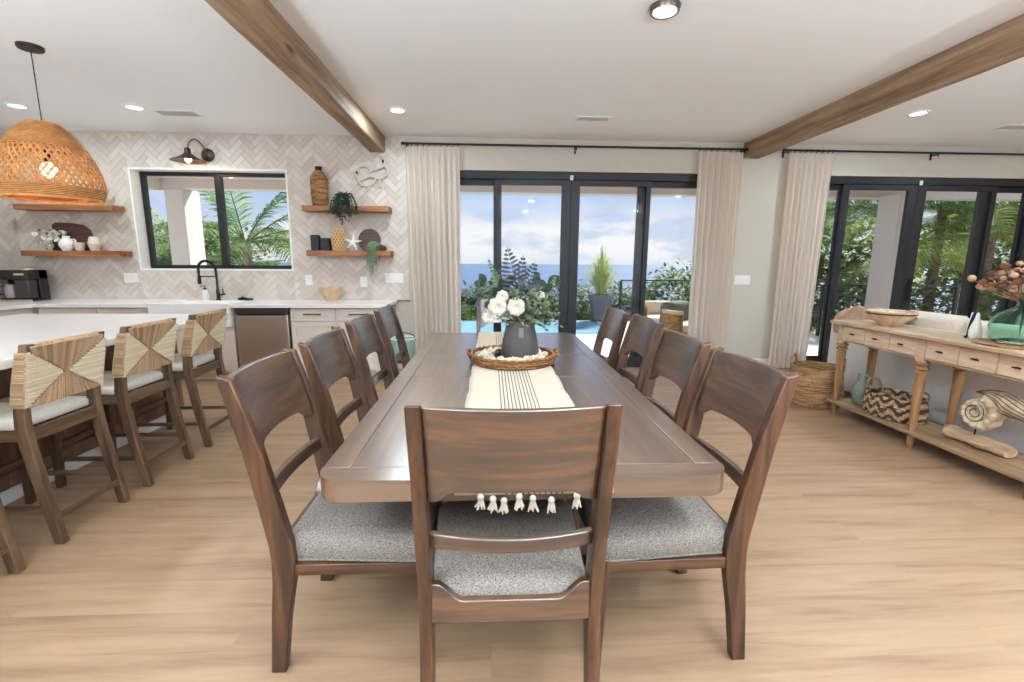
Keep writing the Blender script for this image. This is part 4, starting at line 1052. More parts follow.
# pale coiled sea creature sculpture on the wall
sc_ = empty('wall_sculpture', (-1.43, YW-.03, 2.42), 0, 'pale looping wire sculpture hung high on the tile under the beam end', 'wall sculpture')
M['pale_coral'] = plain('pale_ceramic', rgb(206,196,185), .7)
loops = [[(-.22,.02),(-.16,.10),(-.07,.10),(-.03,.03),(-.10,-.05),(-.18,-.06),(-.22,.02)], [(-.03,.03),(.03,.12),(.02,.21),(.08,.25),(.15,.20),(.16,.12),(.08,.08),(-.02,.05)],
         [(.16,.12),(.20,.05),(.15,-.03),(.06,-.04),(-.02,-.02),(-.10,-.05)], [(-.20,-.02),(-.16,-.12),(-.07,-.14),(.01,-.11),(.05,-.04)], [(-.05,-.13),(-.08,-.20)], [(.09,-.04),(.10,-.16)], [(.14,-.02),(.20,.0)]]
for k, lp in enumerate(loops):
    b = MB(); pts = spline([(x*.92, -.012-.01*sin(i*1.3+k), z*.92) for i, (x, z) in enumerate(lp)], 7); b.tube(pts, .0135, 7); b.build('loop', M['pale_coral'], sc_)
for x, z in ((-.205,.02),(.15,.17)):
    MB().ball((x*.92, -.02, z*.92), .018, 10, 6, (1,.6,1.2)).build('eyelet', M['iron'], sc_)
# left shelves: board, cotton flowers, cups, whale tail
o = MB().prism([(-.26,0),(-.26,.31),(-.22,.335),(-.02,.33),(.10,.31),(.18,.25),(.21,.16),(.20,0)], -.010, .010, 'y').build('cutting_board', wood('walnut_dark', 'x', rgb(52,30,22), rgb(82,50,36), rgb(98,64,48), .5), loc=(-5.00, 5.94, 1.487), rot=(radians(-6),0,0), bevel=.006)
tag(o, 'dark wide cutting board with a rounded corner on the left shelf', 'cutting board')
ct = empty('cotton_flowers', (-5.16, 5.87, 1.487), 0, 'bunch of white flowers lying against the dark board on the left shelf', 'flowers')
b = MB(); g2 = MB(); r2 = random.Random(8)
for k in range(20):
    c = Vector((r2.uniform(-.17,.17), r2.uniform(-.09,.0), r2.uniform(.04,.21)))
    for j in range(6): leafshape(b, c, Vector((r2.uniform(-1,1), -.5, r2.uniform(-1,1))), Vector((0,1,0)),   .055, .046, n=2)
    b.ball(c, .022, 8, 5)
    leafshape(g2, c, Vector((r2.uniform(-1,1), 0, r2.uniform(-1,1))), Vector((0,-1,0)), .06, .03)
b.build('blooms', M['petal'], ct); g2.build('leaves', M['leaf_dark'], ct)
pc = empty('white_pitcher', (-5.00, 5.83, 1.487), 0, 'small white round jug among the white flowers', 'jug')
MB().lathe([(1e-3,0),(.045,0),(.075,.05),(.078,.09),(.055,.13),(.035,.145),(.038,.17),(.032,.17),(.03,.145),(1e-3,.05)], 24).build('jug_body', M['ceramic_white'], pc)
MB().tube(spline([(.05,0,.13),(.095,0,.13),(.10,0,.08),(.072,0,.05)], 5), .007, 6).build('handle', M['ceramic_white'], pc)
M['beige_clay'] = plain('beige_clay', rgb(222,206,186), .6)
def cup(x, y, z, r, h_, label, flip=False):
    prof = [(1e-3,0),(r*.62,0),(r*.7,.01),(r,h_),(r-.006,h_),(r*.6,.014),(1e-3,.012)]
    if flip: prof = [(a, h_-b_) for a, b_ in prof]
    o = MB().lathe(prof, 26).build('cup', M['beige_clay'], loc=(x, y, z)); tag(o, label, 'cup', None); return o
cup(-4.87, 5.84, 1.487, .056, .095, 'beige cup standing alone in front of the dark board')
cup(-4.71, 5.86, 1.487, .066, .085, 'lower beige cup of the stacked pair')
cup(-4.71, 5.86, 1.572, .066, .08, 'upper beige cup turned over on the stacked pair', True)
o = MB().prism([(-.05,0),(.05,0),(.012,.05),(.014,.09),(.05,.13),(.085,.20),(.03,.175),(.0,.14),(-.04,.17),(-.095,.175),(-.055,.12),(-.014,.085),(-.012,.05)], -.012, .012, 'y').build('whale_tail', plain('pale_driftwood', rgb(216,200,178), .7), loc=(-4.57, 5.9, 2.015), bevel=.005)
tag(o, 'pale carved fish tail on the upper left shelf beside the pendant', 'carving')

# ------------------------------------------------------------------ pendant lamp
pd = empty('pendant_lamp', (-3.235, 3.72, ZC), 0, 'large woven rattan dome pendant over the kitchen island', 'pendant lamp')
MB().lathe([(1e-3,0),(.075,0),(.075,-.018),(.068,-.026),(1e-3,-.028)], 32).build('canopy', plain('bronze', rgb(52,42,38), .45, metal=.4), pd)
MB().tube([(0,0,-.02),(0,0,-.72)], .0035, 8).build('cord', M['iron'], pd)
MB().lathe([(1e-3,0),(.02,0),(.024,-.03),(.024,-.08),(1e-3,-.082)], 16, c=(0,0,-.70)).build('socket', M['iron'], pd)
MB().ball((0,0,-.835), .048, 16, 12, (1,1,1.15)).build('light_bulb', emis('warm_bulb', rgb(255,214,150), 14), pd)
SPF = [(0.062,2.360),(0.095,2.353),(0.142,2.310),(0.190,2.250),(0.233,2.180),(0.271,2.100),(0.296,2.020),(0.308,1.950),(0.303,1.890),(0.281,1.830)]
def Rz(z):
    for (r0, z0), (r1, z1) in zip(SPF, SPF[1:]):
        if z1 <= z <= z0: return r0+(r1-r0)*(z0-z)/(z0-z1)
    return SPF[-1][0] if z < 1.84 else SPF[0][0]
sh = empty('lamp_shade'); sh.parent = pd
b = MB()
zt, zb_ = 2.19, 1.905
for s in (-1, 1):
    K_ = 46
    for k in range(K_):
        rings = []
        for q in range(13):
            z = zt+(zb_-zt)*q/12; r = Rz(z)+s*.0022; a = 2*pi*k/K_+s*q*.052
            r_ = [(r*cos(a-.0085/r*.9), r*sin(a-.0085/r*.9), z-ZC), (r*cos(a+.0085/r*.9), r*sin(a+.0085/r*.9), z-ZC)]
            rings.append(r_)
        b.loft(rings, close=False, cap=False)
b.build('open_weave', M['strip'], sh, solid=.0018)
def band(z0, z1, n, name):
    b = MB(); k = max(2, int((z1-z0)/.02)); z_ = [z0+(z1-z0)*i/k for i in range(k+1)]
    b.lathe([(Rz(z), z-ZC) for z in z_], 72, cap=False)
    b.build(name, M['rattan'], sh, solid=.004)
    b = MB(); m_ = int((z1-z0)/.011)
    for i in range(m_):
        z = z0+(z1-z0)*(i+.5)/m_; r = Rz(z)+.003
        b.tube([((r+.0012*((j+i) % 2))*cos(2*pi*j/96), (r+.0012*((j+i) % 2))*sin(2*pi*j/96), z-ZC) for j in range(96)], .0042, 4, closed=True)
    b.build(name, M['strip'], sh)
band(2.18, 2.36, 0, 'upper_band'); band(1.83, 1.91, 0, 'lower_band')
b = MB(); b.tube([(.283*cos(2*pi*j/64), .283*sin(2*pi*j/64), 1.83-ZC) for j in range(64)], .010, 6, closed=True); b.build('bottom_rim', M['strip'], sh)
pl_ = bpy.data.lights.new('pendant_glow', 'POINT'); pl_.energy = 22; pl_.color = (1,.72,.42); pl_.shadow_soft_size = .05
po = bpy.data.objects.new('pendant_glow', pl_); COL.objects.link(po); po.parent = pd; po.location = (0,0,-.835)

# wall sconce
sc = empty('wall_sconce', (-3.36, 5.985, 2.62), 0, 'dark barn style gooseneck sconce above the kitchen window', 'wall lamp')
br = plain('aged_bronze', rgb(66,50,44), .4, metal=.5)
MB().lathe([(1e-3,0),(.075,0),(.075,.014),(.03,.03),(1e-3,.032)], 24, M=Matrix.Rotation(pi/2,4,'X')).build('backplate', br, sc)
MB().tube(spline([(0,-.02,0),(0,-.08,.07),(-.03,-.16,.135),(-.07,-.22,.10),(-.09,-.245,.02)], 8), .009, 8).build('gooseneck', plain('brass_arm', rgb(150,112,78), .35, metal=.7), sc)
MB().lathe([(.012,.03),(.03,.02),(.034,-.03),(.05,-.045),(.11,-.085),(.175,-.115),(.178,-.12),(.172,-.12),(.105,-.092),(.045,-.055),(.02,-.04)], 36, c=(-.09,-.245,.0), cap=False).build('lamp_shade', br, sc)
MB().ball((-.09,-.245,-.098), .032, 14, 10, (1,1,1.2)).build('light_bulb', emis('sconce_bulb', rgb(255,220,170), 10), sc)
pl_ = bpy.data.lights.new('sconce_glow', 'POINT'); pl_.energy = 5; pl_.color = (1,.78,.5); pl_.shadow_soft_size = .04
po = bpy.data.objects.new('sconce_glow', pl_); COL.objects.link(po); po.parent = sc; po.location = (-.09,-.245,-.12)
# mint bucket between chair and curtain
mb_ = empty('mint_bucket', (-.90, 4.78, .40), 0, 'mint green bucket with a dark wire handle beside the left curtain', 'bucket')
mint = plain('mint_enamel', rgb(150,190,168), .35)
MB().lathe([(1e-3,0),(.10,0),(.105,.01),(.12,.20),(.126,.205),(.116,.205),(.10,.02),(1e-3,.015)], 30).build('bucket_body', mint, mb_)
MB().tube([(.124*cos(2*pi*j/30), .124*sin(2*pi*j/30), .207) for j in range(30)], .008, 6, closed=True).build('rim', M['white_paint'], mb_)
MB().tube(spline([(-.125,0,.19),(-.10,-.03,.245),(0,-.04,.27),(.10,-.03,.245),(.125,0,.19)], 6), .005, 6).build('wire_handle', M['black'], mb_)
st_ = empty('plant_stand', (-.90, 4.78, 0), 0, 'low wooden stand carrying the mint bucket', 'stand')
MB().prism(rr(-.17,.17,-.15,.15,.02,4), .37, .40).build('stand_top', M['chair_x'], st_, bevel=.004)
for sx in (-1, 1):
    for sy in (-1, 1): MB().loft([[(sx*.13-.015,sy*.11-.015,0),(sx*.13+.015,sy*.11-.015,0),(sx*.13+.015,sy*.11+.015,0),(sx*.13-.015,sy*.11+.015,0)],[(sx*.12-.018,sy*.10-.018,.37),(sx*.12+.018,sy*.10-.018,.37),(sx*.12+.018,sy*.10+.018,.37),(sx*.12-.018,sy*.10+.018,.37)]]).build('leg', M['chair_z'], st_, bevel=.003)
# ------------------------------------------------------------------ console table
CX0, CX1, CY0, CY1, CZ = 3.15, 3.60, 2.36, 4.14, .882
cn = empty('console_table', ((CX0+CX1)/2, (CY0+CY1)/2, 0), 0, 'long wooden console table with six drawers and turned legs behind the sofa', 'console table')
hx, hy = (CX1-CX0)/2, (CY1-CY0)/2
MB().box(-hx, hx, -hy, hy, CZ-.028, CZ).build('tabletop', M['cons_top'], cn, bevel=.006, seg=3)
ah = .155; az0, az1 = CZ-.028-ah, CZ-.028
b = MB(); ix, iy = hx-.05, hy-.06
b.box(-ix+.02, -ix+.03, -iy, iy, az0, az1); b.box(ix-.02, ix, -iy, iy, az0, az1); b.box(-ix+.03, ix-.02, -iy, -iy+.02, az0, az1); b.box(-ix+.03, ix-.02, iy-.02, iy, az0, az1); b.box(-ix+.03, ix-.02, -iy+.02, iy-.02, az0, az0+.012)
b.build('apron', M['cons_leg'], cn, smooth=False)
bays = [(-iy, -.035), (.035, iy)]
b = MB()
for y0, y1 in ((-iy-.0, -iy+.055), (-.035, .035), (iy-.055, iy)): b.box(-ix-.006, -ix+.02, y0, y1, az0-.02, az1)
b.box(-ix+.004, -ix+.02, -iy+.055, -.035, az0, az0+.012); b.box(-ix+.004, -ix+.02, .035, iy-.055, az0, az0+.012)
b.build('corner_blocks', M['cons_top'], cn, bevel=.002)
for a, c in ((-iy+.055, -.035), (.035, iy-.055)):
    w_ = (c-a)/3
    for k in range(3):
        y0, y1 = a+k*w_+.004, a+(k+1)*w_-.004
        d = MB().box(-ix-.004, -ix+.018, y0, y1, az0+.016, az1-.006).build('drawer', M['cons_drawer'], cn, bevel=.003)
        h = MB(); ym, zm_ = (y0+y1)/2, (az0+az1)/2+.005
        h.lathe([(1e-3,0),(.006,0),(.006,.016),(1e-3,.016)], 10, M=Matrix.Translation((-ix-.004, ym, zm_)) @ Matrix.Rotation(-pi/2, 4, 'Y'))
        h.tube([(-ix-.022, ym-.026, zm_), (-ix-.026, ym, zm_+.002), (-ix-.022, ym+.026, zm_)], [.004,.0075,.004], 8)
        h.build('pull', M['iron'], d)
LEG = [(.016,0),(.022,.02),(.027,.10),(.027,.135),(.024,.14),(.033,.50),(.036,.60),(.028,.612),(.045,.622),(.045,.636),(.034,.642),(.034,.652),(.046,.660),(.046,.672),(.030,.682),(.030,.71)]
for yy in (-iy+.028, 0, iy-.028):
    for xx in (-ix+.028, ix-.02):
        MB().lathe(LEG, 20, c=(xx, yy, 0)).build('leg', M['cons_leg'], cn, angle=30)
MB().box(-hx+.03, hx-.03, -hy+.03, hy-.03, .112, .137).build('bottom_shelf', M['cons_shelf'], cn, bevel=.006)
SHZ = .137

# striped bowl on the console
bw = empty('striped_bowl', (3.38, 3.75, CZ), 0, 'wide pale bowl with a dark striped rim on the console table', 'bowl')
MB().lathe([(1e-3,0),(.070,0),(.082,.008),(.135,.06),(.1683,.096),(.174,.110),(.178,.124),(.171,.126),(.161,.100),(.13,.068),(.075,.016),(1e-3,.012)], 48).build('bowl_body', wood('bowl_wood', 'z', rgb(176,142,108), rgb(208,180,148), rgb(228,206,180), .4), bw)
MB().lathe([(.1688,.096),(.1745,.110),(.1725,.110),(.1668,.096)], 48, cap=False).build('dark_rim', plain('bowl_rim', rgb(58,46,46), .5), bw)
b = MB()
for k in range(9): 
    a = 2*pi*k/9; b.ball((.08*cos(a)*(k % 3)*.6, .08*sin(a)*(k % 3)*.6, .085+.01*(k % 2)), .034, 10, 7, (1,1,.8))
b.build('bowl_filling', M['bead'], bw)
# demijohn
def realglass(name, c, rough=.03):
    m, nt, bs = newmat(name); bs.inputs['Base Color'].default_value = c; bs.inputs['Transmission Weight'].default_value = .96; bs.inputs['Roughness'].default_value = rough; bs.inputs['IOR'].default_value = 1.2; return m
M['green_glass'] = realglass('green_glass', rgb(200,238,222)); M['sage_glass'] = realglass('sage_glass', rgb(150,164,148), .35); M['sage_glass'].node_tree.nodes['Principled BSDF'].inputs['Transmission Weight'].default_value = .35
dj = empty('glass_demijohn', (3.40, 2.80, CZ+.016), 0, 'large green glass demijohn holding dried flowers on the console', 'vase')
MB().lathe([(1e-3,.004),(.11,.0),(.135,.015),(.150,.06),(.152,.11),(.142,.155),(.112,.19),(.07,.215),(.040,.235),(.033,.26),(.031,.305),(.042,.315),(.042,.325),(.027,.325),(.026,.25),(.055,.215),(.107,.183),(.134,.15),(.144,.11),(.142,.06),(.127,.022),(1e-3,.014)], 48).build('bottle_body', M['green_glass'], dj, angle=60)
o = MB().lathe([(1e-3,0),(.205,0),(.212,.012),(.205,.015),(1e-3,.013)], 40).build('round_board', M['cons_leg'], loc=(3.39, 2.80, CZ)); tag(o, 'round wooden board under the green demijohn', 'board')
df = empty('dried_flowers', (3.40, 2.80, CZ+.27), 0, 'dried rust and cream flowers standing in the green demijohn', 'flowers')
fl, sm = MB(), MB(); r2 = random.Random(33)
cl = []
for k in range(260):
    a = r2.uniform(0, 2*pi); e = r2.uniform(-.1, 1.3); R_ = r2.uniform(.12, .23); c = Vector((R_*.7*cos(a)*cos(e), R_*1.15*sin(a)*cos(e)+.02, .10+R_*.72*sin(e)))
    if any((c-q).length < .036 for q in cl): continue
    cl.append(c); r = r2.uniform(.016, .026); sm.tube(spline([(0,0,-.2),(c.x*.1,c.y*.1,0),(c.x*.6,c.y*.6,c.z*.5),c], 4), .002, 4)
    fl.ball(c, r, 12, 8, (1,1,.8))
    for j in range(14):
        aa = 2*pi*j/14; d = Vector((cos(aa), sin(aa), .35)); leafshape(fl, c+Vector((0,0,.2*r)), d, Vector((0,0,1)), r*1.25, r*.7, n=2)
sm.tube(spline([(0,0,0),(-.02,.16,.05),(-.04,.32,.145)], 5), .002, 4); fl.ball((-.04,.32,.15), .024, 12, 8)
fl.build('blooms', M['blush'], df); sm.build('stems', M['rush_dark'], df)
lf = MB()
for k in range(40):
    a = r2.uniform(0, 2*pi); c = Vector((.15*cos(a), .2*sin(a), r2.uniform(.05,.2))); leafshape(lf, c, Vector((cos(a), sin(a), r2.uniform(-.3,.8))), Vector((0,0,1)), .06, .02, n=2)
lf.build('dry_leaves', M['leaf_sage'], df)
# white and navy sculpted figure
fg = empty('abstract_figure', (3.37, 3.045, CZ), 0, 'small white and navy sculpted figure beside the green demijohn', 'figurine'); fg.scale = (.9,.8,.92)
MB().lathe([(1e-3,0),(.035,0),(.045,.02),(.050,.06),(.038,.11),(.018,.15),(.014,.20),(1e-3,.205)], 20, sx=.8).build('white_body', M['ceramic_white'], fg, subsurf=1)
b = MB(); b.tube(spline([(0,.075,.004),(0,.055,.07),(0,.045,.13),(0,.018,.205)], 6), [.014]*6+[.017]*12+[.012], 10, flat=.6); b.build('navy_stroke', plain('navy_glaze', rgb(36,38,66), .25), fg)
MB().tube(spline([(0,.070,.02),(0,.06,.10),(0,.052,.15),(0,.045,.20)], 6), .009, 8).build('white_stroke', M['ceramic_white'], fg)

# on the bottom shelf
gv = empty('glass_vase', (3.37, 3.93, SHZ), 0, 'cloudy green glass bottle on the console bottom shelf', 'vase')
MB().lathe([(1e-3,0),(.045,0),(.062,.02),(.080,.10),(.080,.15),(.062,.19),(.032,.215),(.026,.235),(.030,.275),(.024,.275),(.021,.235),(.055,.185),(.074,.14),(.055,.025),(1e-3,.01)], 32).build('bottle_body', M['sage_glass'], gv)
for s in (-1, 1): MB().tube(spline([(0, s*.028, .262),(0, s*.058, .265),(0, s*.062, .225),(0, s*.048, .20)], 5), .006, 8).build('handle', M['sage_glass'], gv)
# oval basket with dark zigzags
def bands_mat(name, base, dark, zs, rough=.85):
    m, nt, bs = newmat(name); tc = N(nt, 'ShaderNodeTexCoord')
    v = N(nt, 'ShaderNodeTexVoronoi'); v.inputs['Scale'].default_value = 55; L(nt, tc.outputs['Object'], v.inputs['Vector'])
    sp = N(nt, 'ShaderNodeSeparateXYZ'); L(nt, tc.outputs['Object'], sp.inputs[0])
    wv = N(nt, 'ShaderNodeMath', operation='MULTIPLY'); wv.inputs[1].default_value = 2*pi/.075; L(nt, sp.outputs['Z'], wv.inputs[0])
    yy_ = N(nt, 'ShaderNodeMath', operation='MULTIPLY'); yy_.inputs[1].default_value = 60; L(nt, sp.outputs['Y'], yy_.inputs[0]); ys_ = N(nt, 'ShaderNodeMath', operation='SINE'); L(nt, yy_.outputs[0], ys_.inputs[0])
    ya_ = N(nt, 'ShaderNodeMath', operation='MULTIPLY_ADD'); ya_.inputs[1].default_value = 2.0; L(nt, ys_.outputs[0], ya_.inputs[0]); L(nt, wv.outputs[0], ya_.inputs[2])
    sn = N(nt, 'ShaderNodeMath', operation='SINE'); L(nt, ya_.outputs[0], sn.inputs[0])
    nz = N(nt, 'ShaderNodeSeparateColor'); L(nt, v.outputs['Color'], nz.inputs[0])
    ad = N(nt, 'ShaderNodeMath', operation='ADD'); L(nt, sn.outputs[0], ad.inputs[0]); L(nt, nz.outputs[0], ad.inputs[1])
    c = ramp(nt, ad.outputs[0], [(.2, base), (.45, tuple((a_+b_)/2 for a_, b_ in zip(base, dark))), (1.2, dark)])
    mx = N(nt, 'ShaderNodeMix', data_type='RGBA', blend_type='MULTIPLY'); mx.inputs['Factor'].default_value = 1; L(nt, c, mx.inputs['A']); L(nt, ramp(nt, v.outputs['Distance'], [(.2, (1,1,1,1)), (.6, (.55,.5,.45,1))]), mx.inputs['B'])
    L(nt, mx.outputs['Result'], bs.inputs['Base Color']); bs.inputs['Roughness'].default_value = rough; bump(nt, v.outputs['Distance'], bs, .8, -.01); return m
M['banded'] = bands_mat('banded_weave', rgb(214,184,146), rgb(84,60,46), 1)
bk = empty('oval_basket', (3.385, 3.60, SHZ), 0, 'oval basket with dark woven bands and hoop handles on the bottom shelf', 'basket')
prof = [(1e-3,0),(.78,0),(.90,.02),(.98,.08),(1.0,.14),(.96,.185),(.92,.185),(.94,.14),(.90,.06),(.80,.02),(1e-3,.015)]
MB().lathe([(r*.245, z) for r, z in prof], 56, sx=.72).build('basket_body', M['banded'], bk, angle=60)
b = MB()
for k in range(9): b.tube([((.242+.003*((j+k) % 2))*(.93+.08*sin(pi*min(1,(k+1)/8)))*.72*cos(2*pi*j/80), (.242+.003*((j+k) % 2))*(.93+.08*sin(pi*min(1,(k+1)/8)))*sin(2*pi*j/80), .014+.0205*k) for j in range(80)], .0105, 5, closed=True)
b.build('coils', M['banded'], bk)
for s in (-1, 1): MB().tube(spline([(-.06, s*.20, .16), (-.065, s*.228, .23), (0, s*.238, .27), (.065, s*.228, .23), (.06, s*.20, .16)], 6), .010, 8).build('hoop_handle', M['seagrass'], bk)
# ammonite on a driftwood stand
am = empty('ammonite_sculpture', (3.40, 2.90, SHZ), 0, 'carved wooden ammonite shell on a driftwood base on the bottom shelf', 'sculpture')
m, nt, bs = newmat('carved_shell'); wv = N(nt, 'ShaderNodeTexNoise'); wv.inputs['Scale'].default_value = 18; wv.inputs['Detail'].default_value = 5; L(nt, coords(nt), wv.inputs['Vector'])
L(nt, ramp(nt, wv.outputs['Fac'], [(.3, rgb(158,128,98)), (.45, rgb(206,184,154)), (.65, rgb(232,216,192))]), bs.inputs['Base Color']); bs.inputs['Roughness'].default_value = .7; M['carved'] = m
b = MB(); n = 200; rings = []; c0 = Vector((0, .05, .248)); RD = .165
for i in range(n+1):
    th = 6.2*pi*i/n; g_ = math.exp(.105*(th-6.2*pi)); R_ = RD*g_; ang = pi*.62 + (6.2*pi-th)
    rad = R_*.27; rib = 1+.10*sin(th*11); cdir = Vector((0, cos(ang), sin(ang)))
    c = c0 + cdir*(R_-rad)
    rings.append([c + cdir*rad*rib*cos(2*pi*k/12) + Vector((1,0,0))*(.030+rad*.55)*rib*sin(2*pi*k/12) for k in range(12)])
b.loft(rings); b.ball(c0, .05, 16, 8, (.5,1,1)); b.build('shell_coil', M['carved'], am, angle=70)
UP = spline([(0,.075,.392),(0,.00,.420),(0,-.10,.432),(0,-.22,.395),(0,-.33,.335),(0,-.37,.285)], 6)
LO = spline([(0,.080,.388),(0,.03,.380),(0,-.03,.345),(0,-.085,.285),(0,-.22,.275),(0,-.36,.262)], 6)
rings = []
for i, (u_, l_) in enumerate(zip(UP, LO)):
    t_ = i/(len(UP)-1); m_ = (u_+l_)/2; h_ = (u_-l_)/2; r = []
    for k in range(40):
        a_ = 2*pi*k/40; rb = 1 + .07*cos(a_*10); r.append(m_ + h_*cos(a_) + Vector((1,0,0))*(.050*(1-.3*t_))*sin(a_)*rb)
    rings.append(r)
b = MB(); b.loft(rings); b.build('shell_flare', M['carved'], am, angle=60)
M['rib_dark'] = plain('rib_groove', rgb(92,66,48), .8)
for k in range(8):
    a_ = pi + pi*(k+.7)/8.4
    MB().tube([m_p for m_p in [((u_+l_)/2 + (u_-l_)/2*cos(a_) + Vector((1,0,0))*(.052*(1-.3*i/(len(UP)-1)))*sin(a_)) for i, (u_, l_) in enumerate(zip(UP, LO))]][3:], .0028, 5).build('rib', M['rib_dark'], am)
q = []
for i in range(90):
    th = 2.2*pi + 4.0*pi*i/89; g_ = math.exp(.105*(th-6.2*pi)); R_ = RD*g_; ang = pi*.62+(6.2*pi-th)
    q.append(c0 + Vector((0, cos(ang), sin(ang)))*R_*.50*1.0 + Vector((-.034-R_*.12, 0, 0)))
MB().tube(q, .003, 5).build('spiral_groove', M['rib_dark'], am)
MB().tube([(0,.055,.07),(0,.055,.13)], .005, 8).build('rod', M['black'], am)
b = MB(); r2 = random.Random(6); rings = []
for i in range(13):
    y = .24-.42*i/12; k0 = r2.uniform(.9,1.1); w_ = (.065 + .015*sin(i*1.1))*(.7 if i in (0, 12) else 1); hh_ = (.042+.004*sin(i*2.))*k0
    rings.append([Vector((w_*cos(2*pi*k/10)*r2.uniform(.92,1.06), y, .045 + hh_*sin(2*pi*k/10))) for k in range(10)])
b.loft(rings); b.build('driftwood_base', wood('driftwood', 'y', rgb(150,120,92), rgb(198,168,136), rgb(220,196,166), .8), am, angle=50)
# tall floor basket
fb = empty('floor_basket', (3.27, 4.40, 0), 0, 'tall round seagrass basket with loop handles on the floor by the right curtain', 'basket')
MB().lathe([(1e-3,0),(.195,0),(.215,.02),(.232,.15),(.232,.28),(.218,.385),(.205,.385),(.218,.28),(.218,.15),(.2,.03),(1e-3,.02)], 56).build('basket_body', M['seagrass'], fb, angle=60)
b = MB()
for k in range(20): b.tube([((.212+.022*sin(pi*min(1,(k+2)/17)) + .003*((j+k) % 2))*cos(2*pi*j/90), (.212+.022*sin(pi*min(1,(k+2)/17)) + .003*((j+k) % 2))*sin(2*pi*j/90), .012+.0195*k) for j in range(90)], .0105, 5, closed=True)
b.build('coils', M['seagrass'], fb)
for a in (radians(125), radians(-35)):
    d = Vector((cos(a), sin(a), 0)); s_ = Vector((-sin(a), cos(a), 0))
    MB().tube(spline([d*.215+s_*.06+Vector((0,0,.36)), d*.22+s_*.06+Vector((0,0,.43)), d*.22+Vector((0,0,.475)), d*.22-s_*.06+Vector((0,0,.43)), d*.215-s_*.06+Vector((0,0,.36))], 6), .012, 8).build('loop_handle', M['seagrass'], fb)

# ------------------------------------------------------------------ sofa
sfx, sy0, sy1 = 3.74, 1.2, 4.92
so = empty('sofa', (sfx, (sy0+sy1)/2, 0), 0, 'long off white linen sofa with its back to the console table', 'sofa'); hy = (sy1-sy0)/2
def soft(x0, x1, y0, y1, z0, z1, r, name, mat, par, sub=1, puff=0):
    b = MB(); pl = rr(x0, x1, y0, y1, r, 4); cx, cy = (x0+x1)/2, (y0+y1)/2
    ins = lambda k, z: [(cx+(x-cx)*(1-k/((x1-x0)/2)), cy+(y-cy)*(1-k/((y1-y0)/2)), z) for x, y in pl]
    b.loft([ins(r*.6, z0), ins(r*.15, z0+r*.25), ins(0, z0+r*.8), ins(0, z1-r*.9), ins(r*.2, z1-r*.3), ins(r*.7, z1), ins(min((x1-x0),(y1-y0))*.35, z1+puff)])
    return b.build(name, mat, par, angle=70)
soft(0, .20, -hy, hy, .06, .80, .05, 'sofa_back', M['sofa'], so)
soft(.20, .98, -hy, hy, .06, .40, .04, 'sofa_base', M['sofa'], so)
soft(.02, .98, hy-.20, hy, .062, .62, .05, 'armrest', M['sofa'], so); soft(.02, .98, -hy, -hy+.20, .062, .62, .05, 'armrest', M['sofa'], so)
for k in range(4): soft(.22, .99, -hy+.21+k*.83, -hy+.21+(k+1)*.83-.01, .40, .53, .05, 'seat_cushion', M['sofa'], so, puff=.02)
for xx, yy in ((.08,-hy+.08),(.08,hy-.08),(.9,-hy+.08),(.9,hy-.08)): MB().box(xx-.03, xx+.03, yy-.03, yy+.03, 0, .065).build('foot', M['iron'], so)
def pillow(x, y, z, w_, h_, lean, label, mat=None, rz=0, th=.10):
    b = MB(); n = 16
    def P(u, v, s):
        a, c = 2*u-1, 2*v-1; t_ = max(0, (1-a**4)*(1-c**4))**.5
        pin = 1 - .06*(a*a*c*c)
        ex = 1-.07*(1-c*c)*abs(a)**6; ez = 1-.07*(1-a*a)*abs(c)**6
        return Vector((s*th*t_, a*w_/2*ex*pin, c*h_/2*ez*pin+h_/2))
    b.grid(lambda u, v: P(u, v, 1), n, n); b.grid(lambda u, v: P(1-u, v, -1), n, n)
    o = b.build('sofa_pillow', mat or M['cushion'], loc=(x, y, z), rot=(0, lean, rz), angle=80); tag(o, label, 'pillow', 'linen pillows on the sofa'); return o
pillow(4.06, 3.92, .50, .56, .50, -.22, 'large cream pillow rising behind the console right of the striped bowl')
pillow(4.06, 3.36, .50, .60, .48, -.22, 'wide cream pillow rising behind the console left of the navy figure')
pillow(4.06, 2.72, .50, .58, .50, -.22, 'cream pillow behind the green demijohn')
# throw draped over the sofa back
thb = MB(); rnd = random.Random(12)
def thf(u, v):
    y = 4.04 + .78*u + .02*sin(v*7)
    path_ = [(-.018, .66), (-.02, .78), (.01, .835+.03*sin(u*7)), (.09, .925+.05*sin(u*3.1)+.012*sin(u*17)), (.19, .89+.02*sin(u*9)), (.245, .76), (.26, .56)]
    i = v*(len(path_)-1); k = int(min(i, len(path_)-2)); f = i-k
    x = path_[k][0]+(path_[k+1][0]-path_[k][0])*f; z = path_[k][1]+(path_[k+1][1]-path_[k][1])*f
    x += .008*sin(u*22+v*3)
    return (sfx+x-.004, y, z + .006*sin(u*26))
thb.grid(thf, 40, 24)
o = thb.build('throw_blanket', M['throw'], solid=.014, subsurf=1, angle=180); tag(o, 'tan throw blanket bunched over the far end of the sofa back', 'blanket')

# ------------------------------------------------------------------ outside: terrace
LZ = -.05
struct(MB().box(-12, 2.6, 6.22, 9.15, -.30, LZ).box(2.6, 6.75, 6.22, 11.2, -.30, LZ).box(6.75, 14, 6.22, 9.1, -.30, LZ).box(-12, -3.4, 9.15, 11.9, -.30, LZ).build('deck', M['deck'], smooth=False))
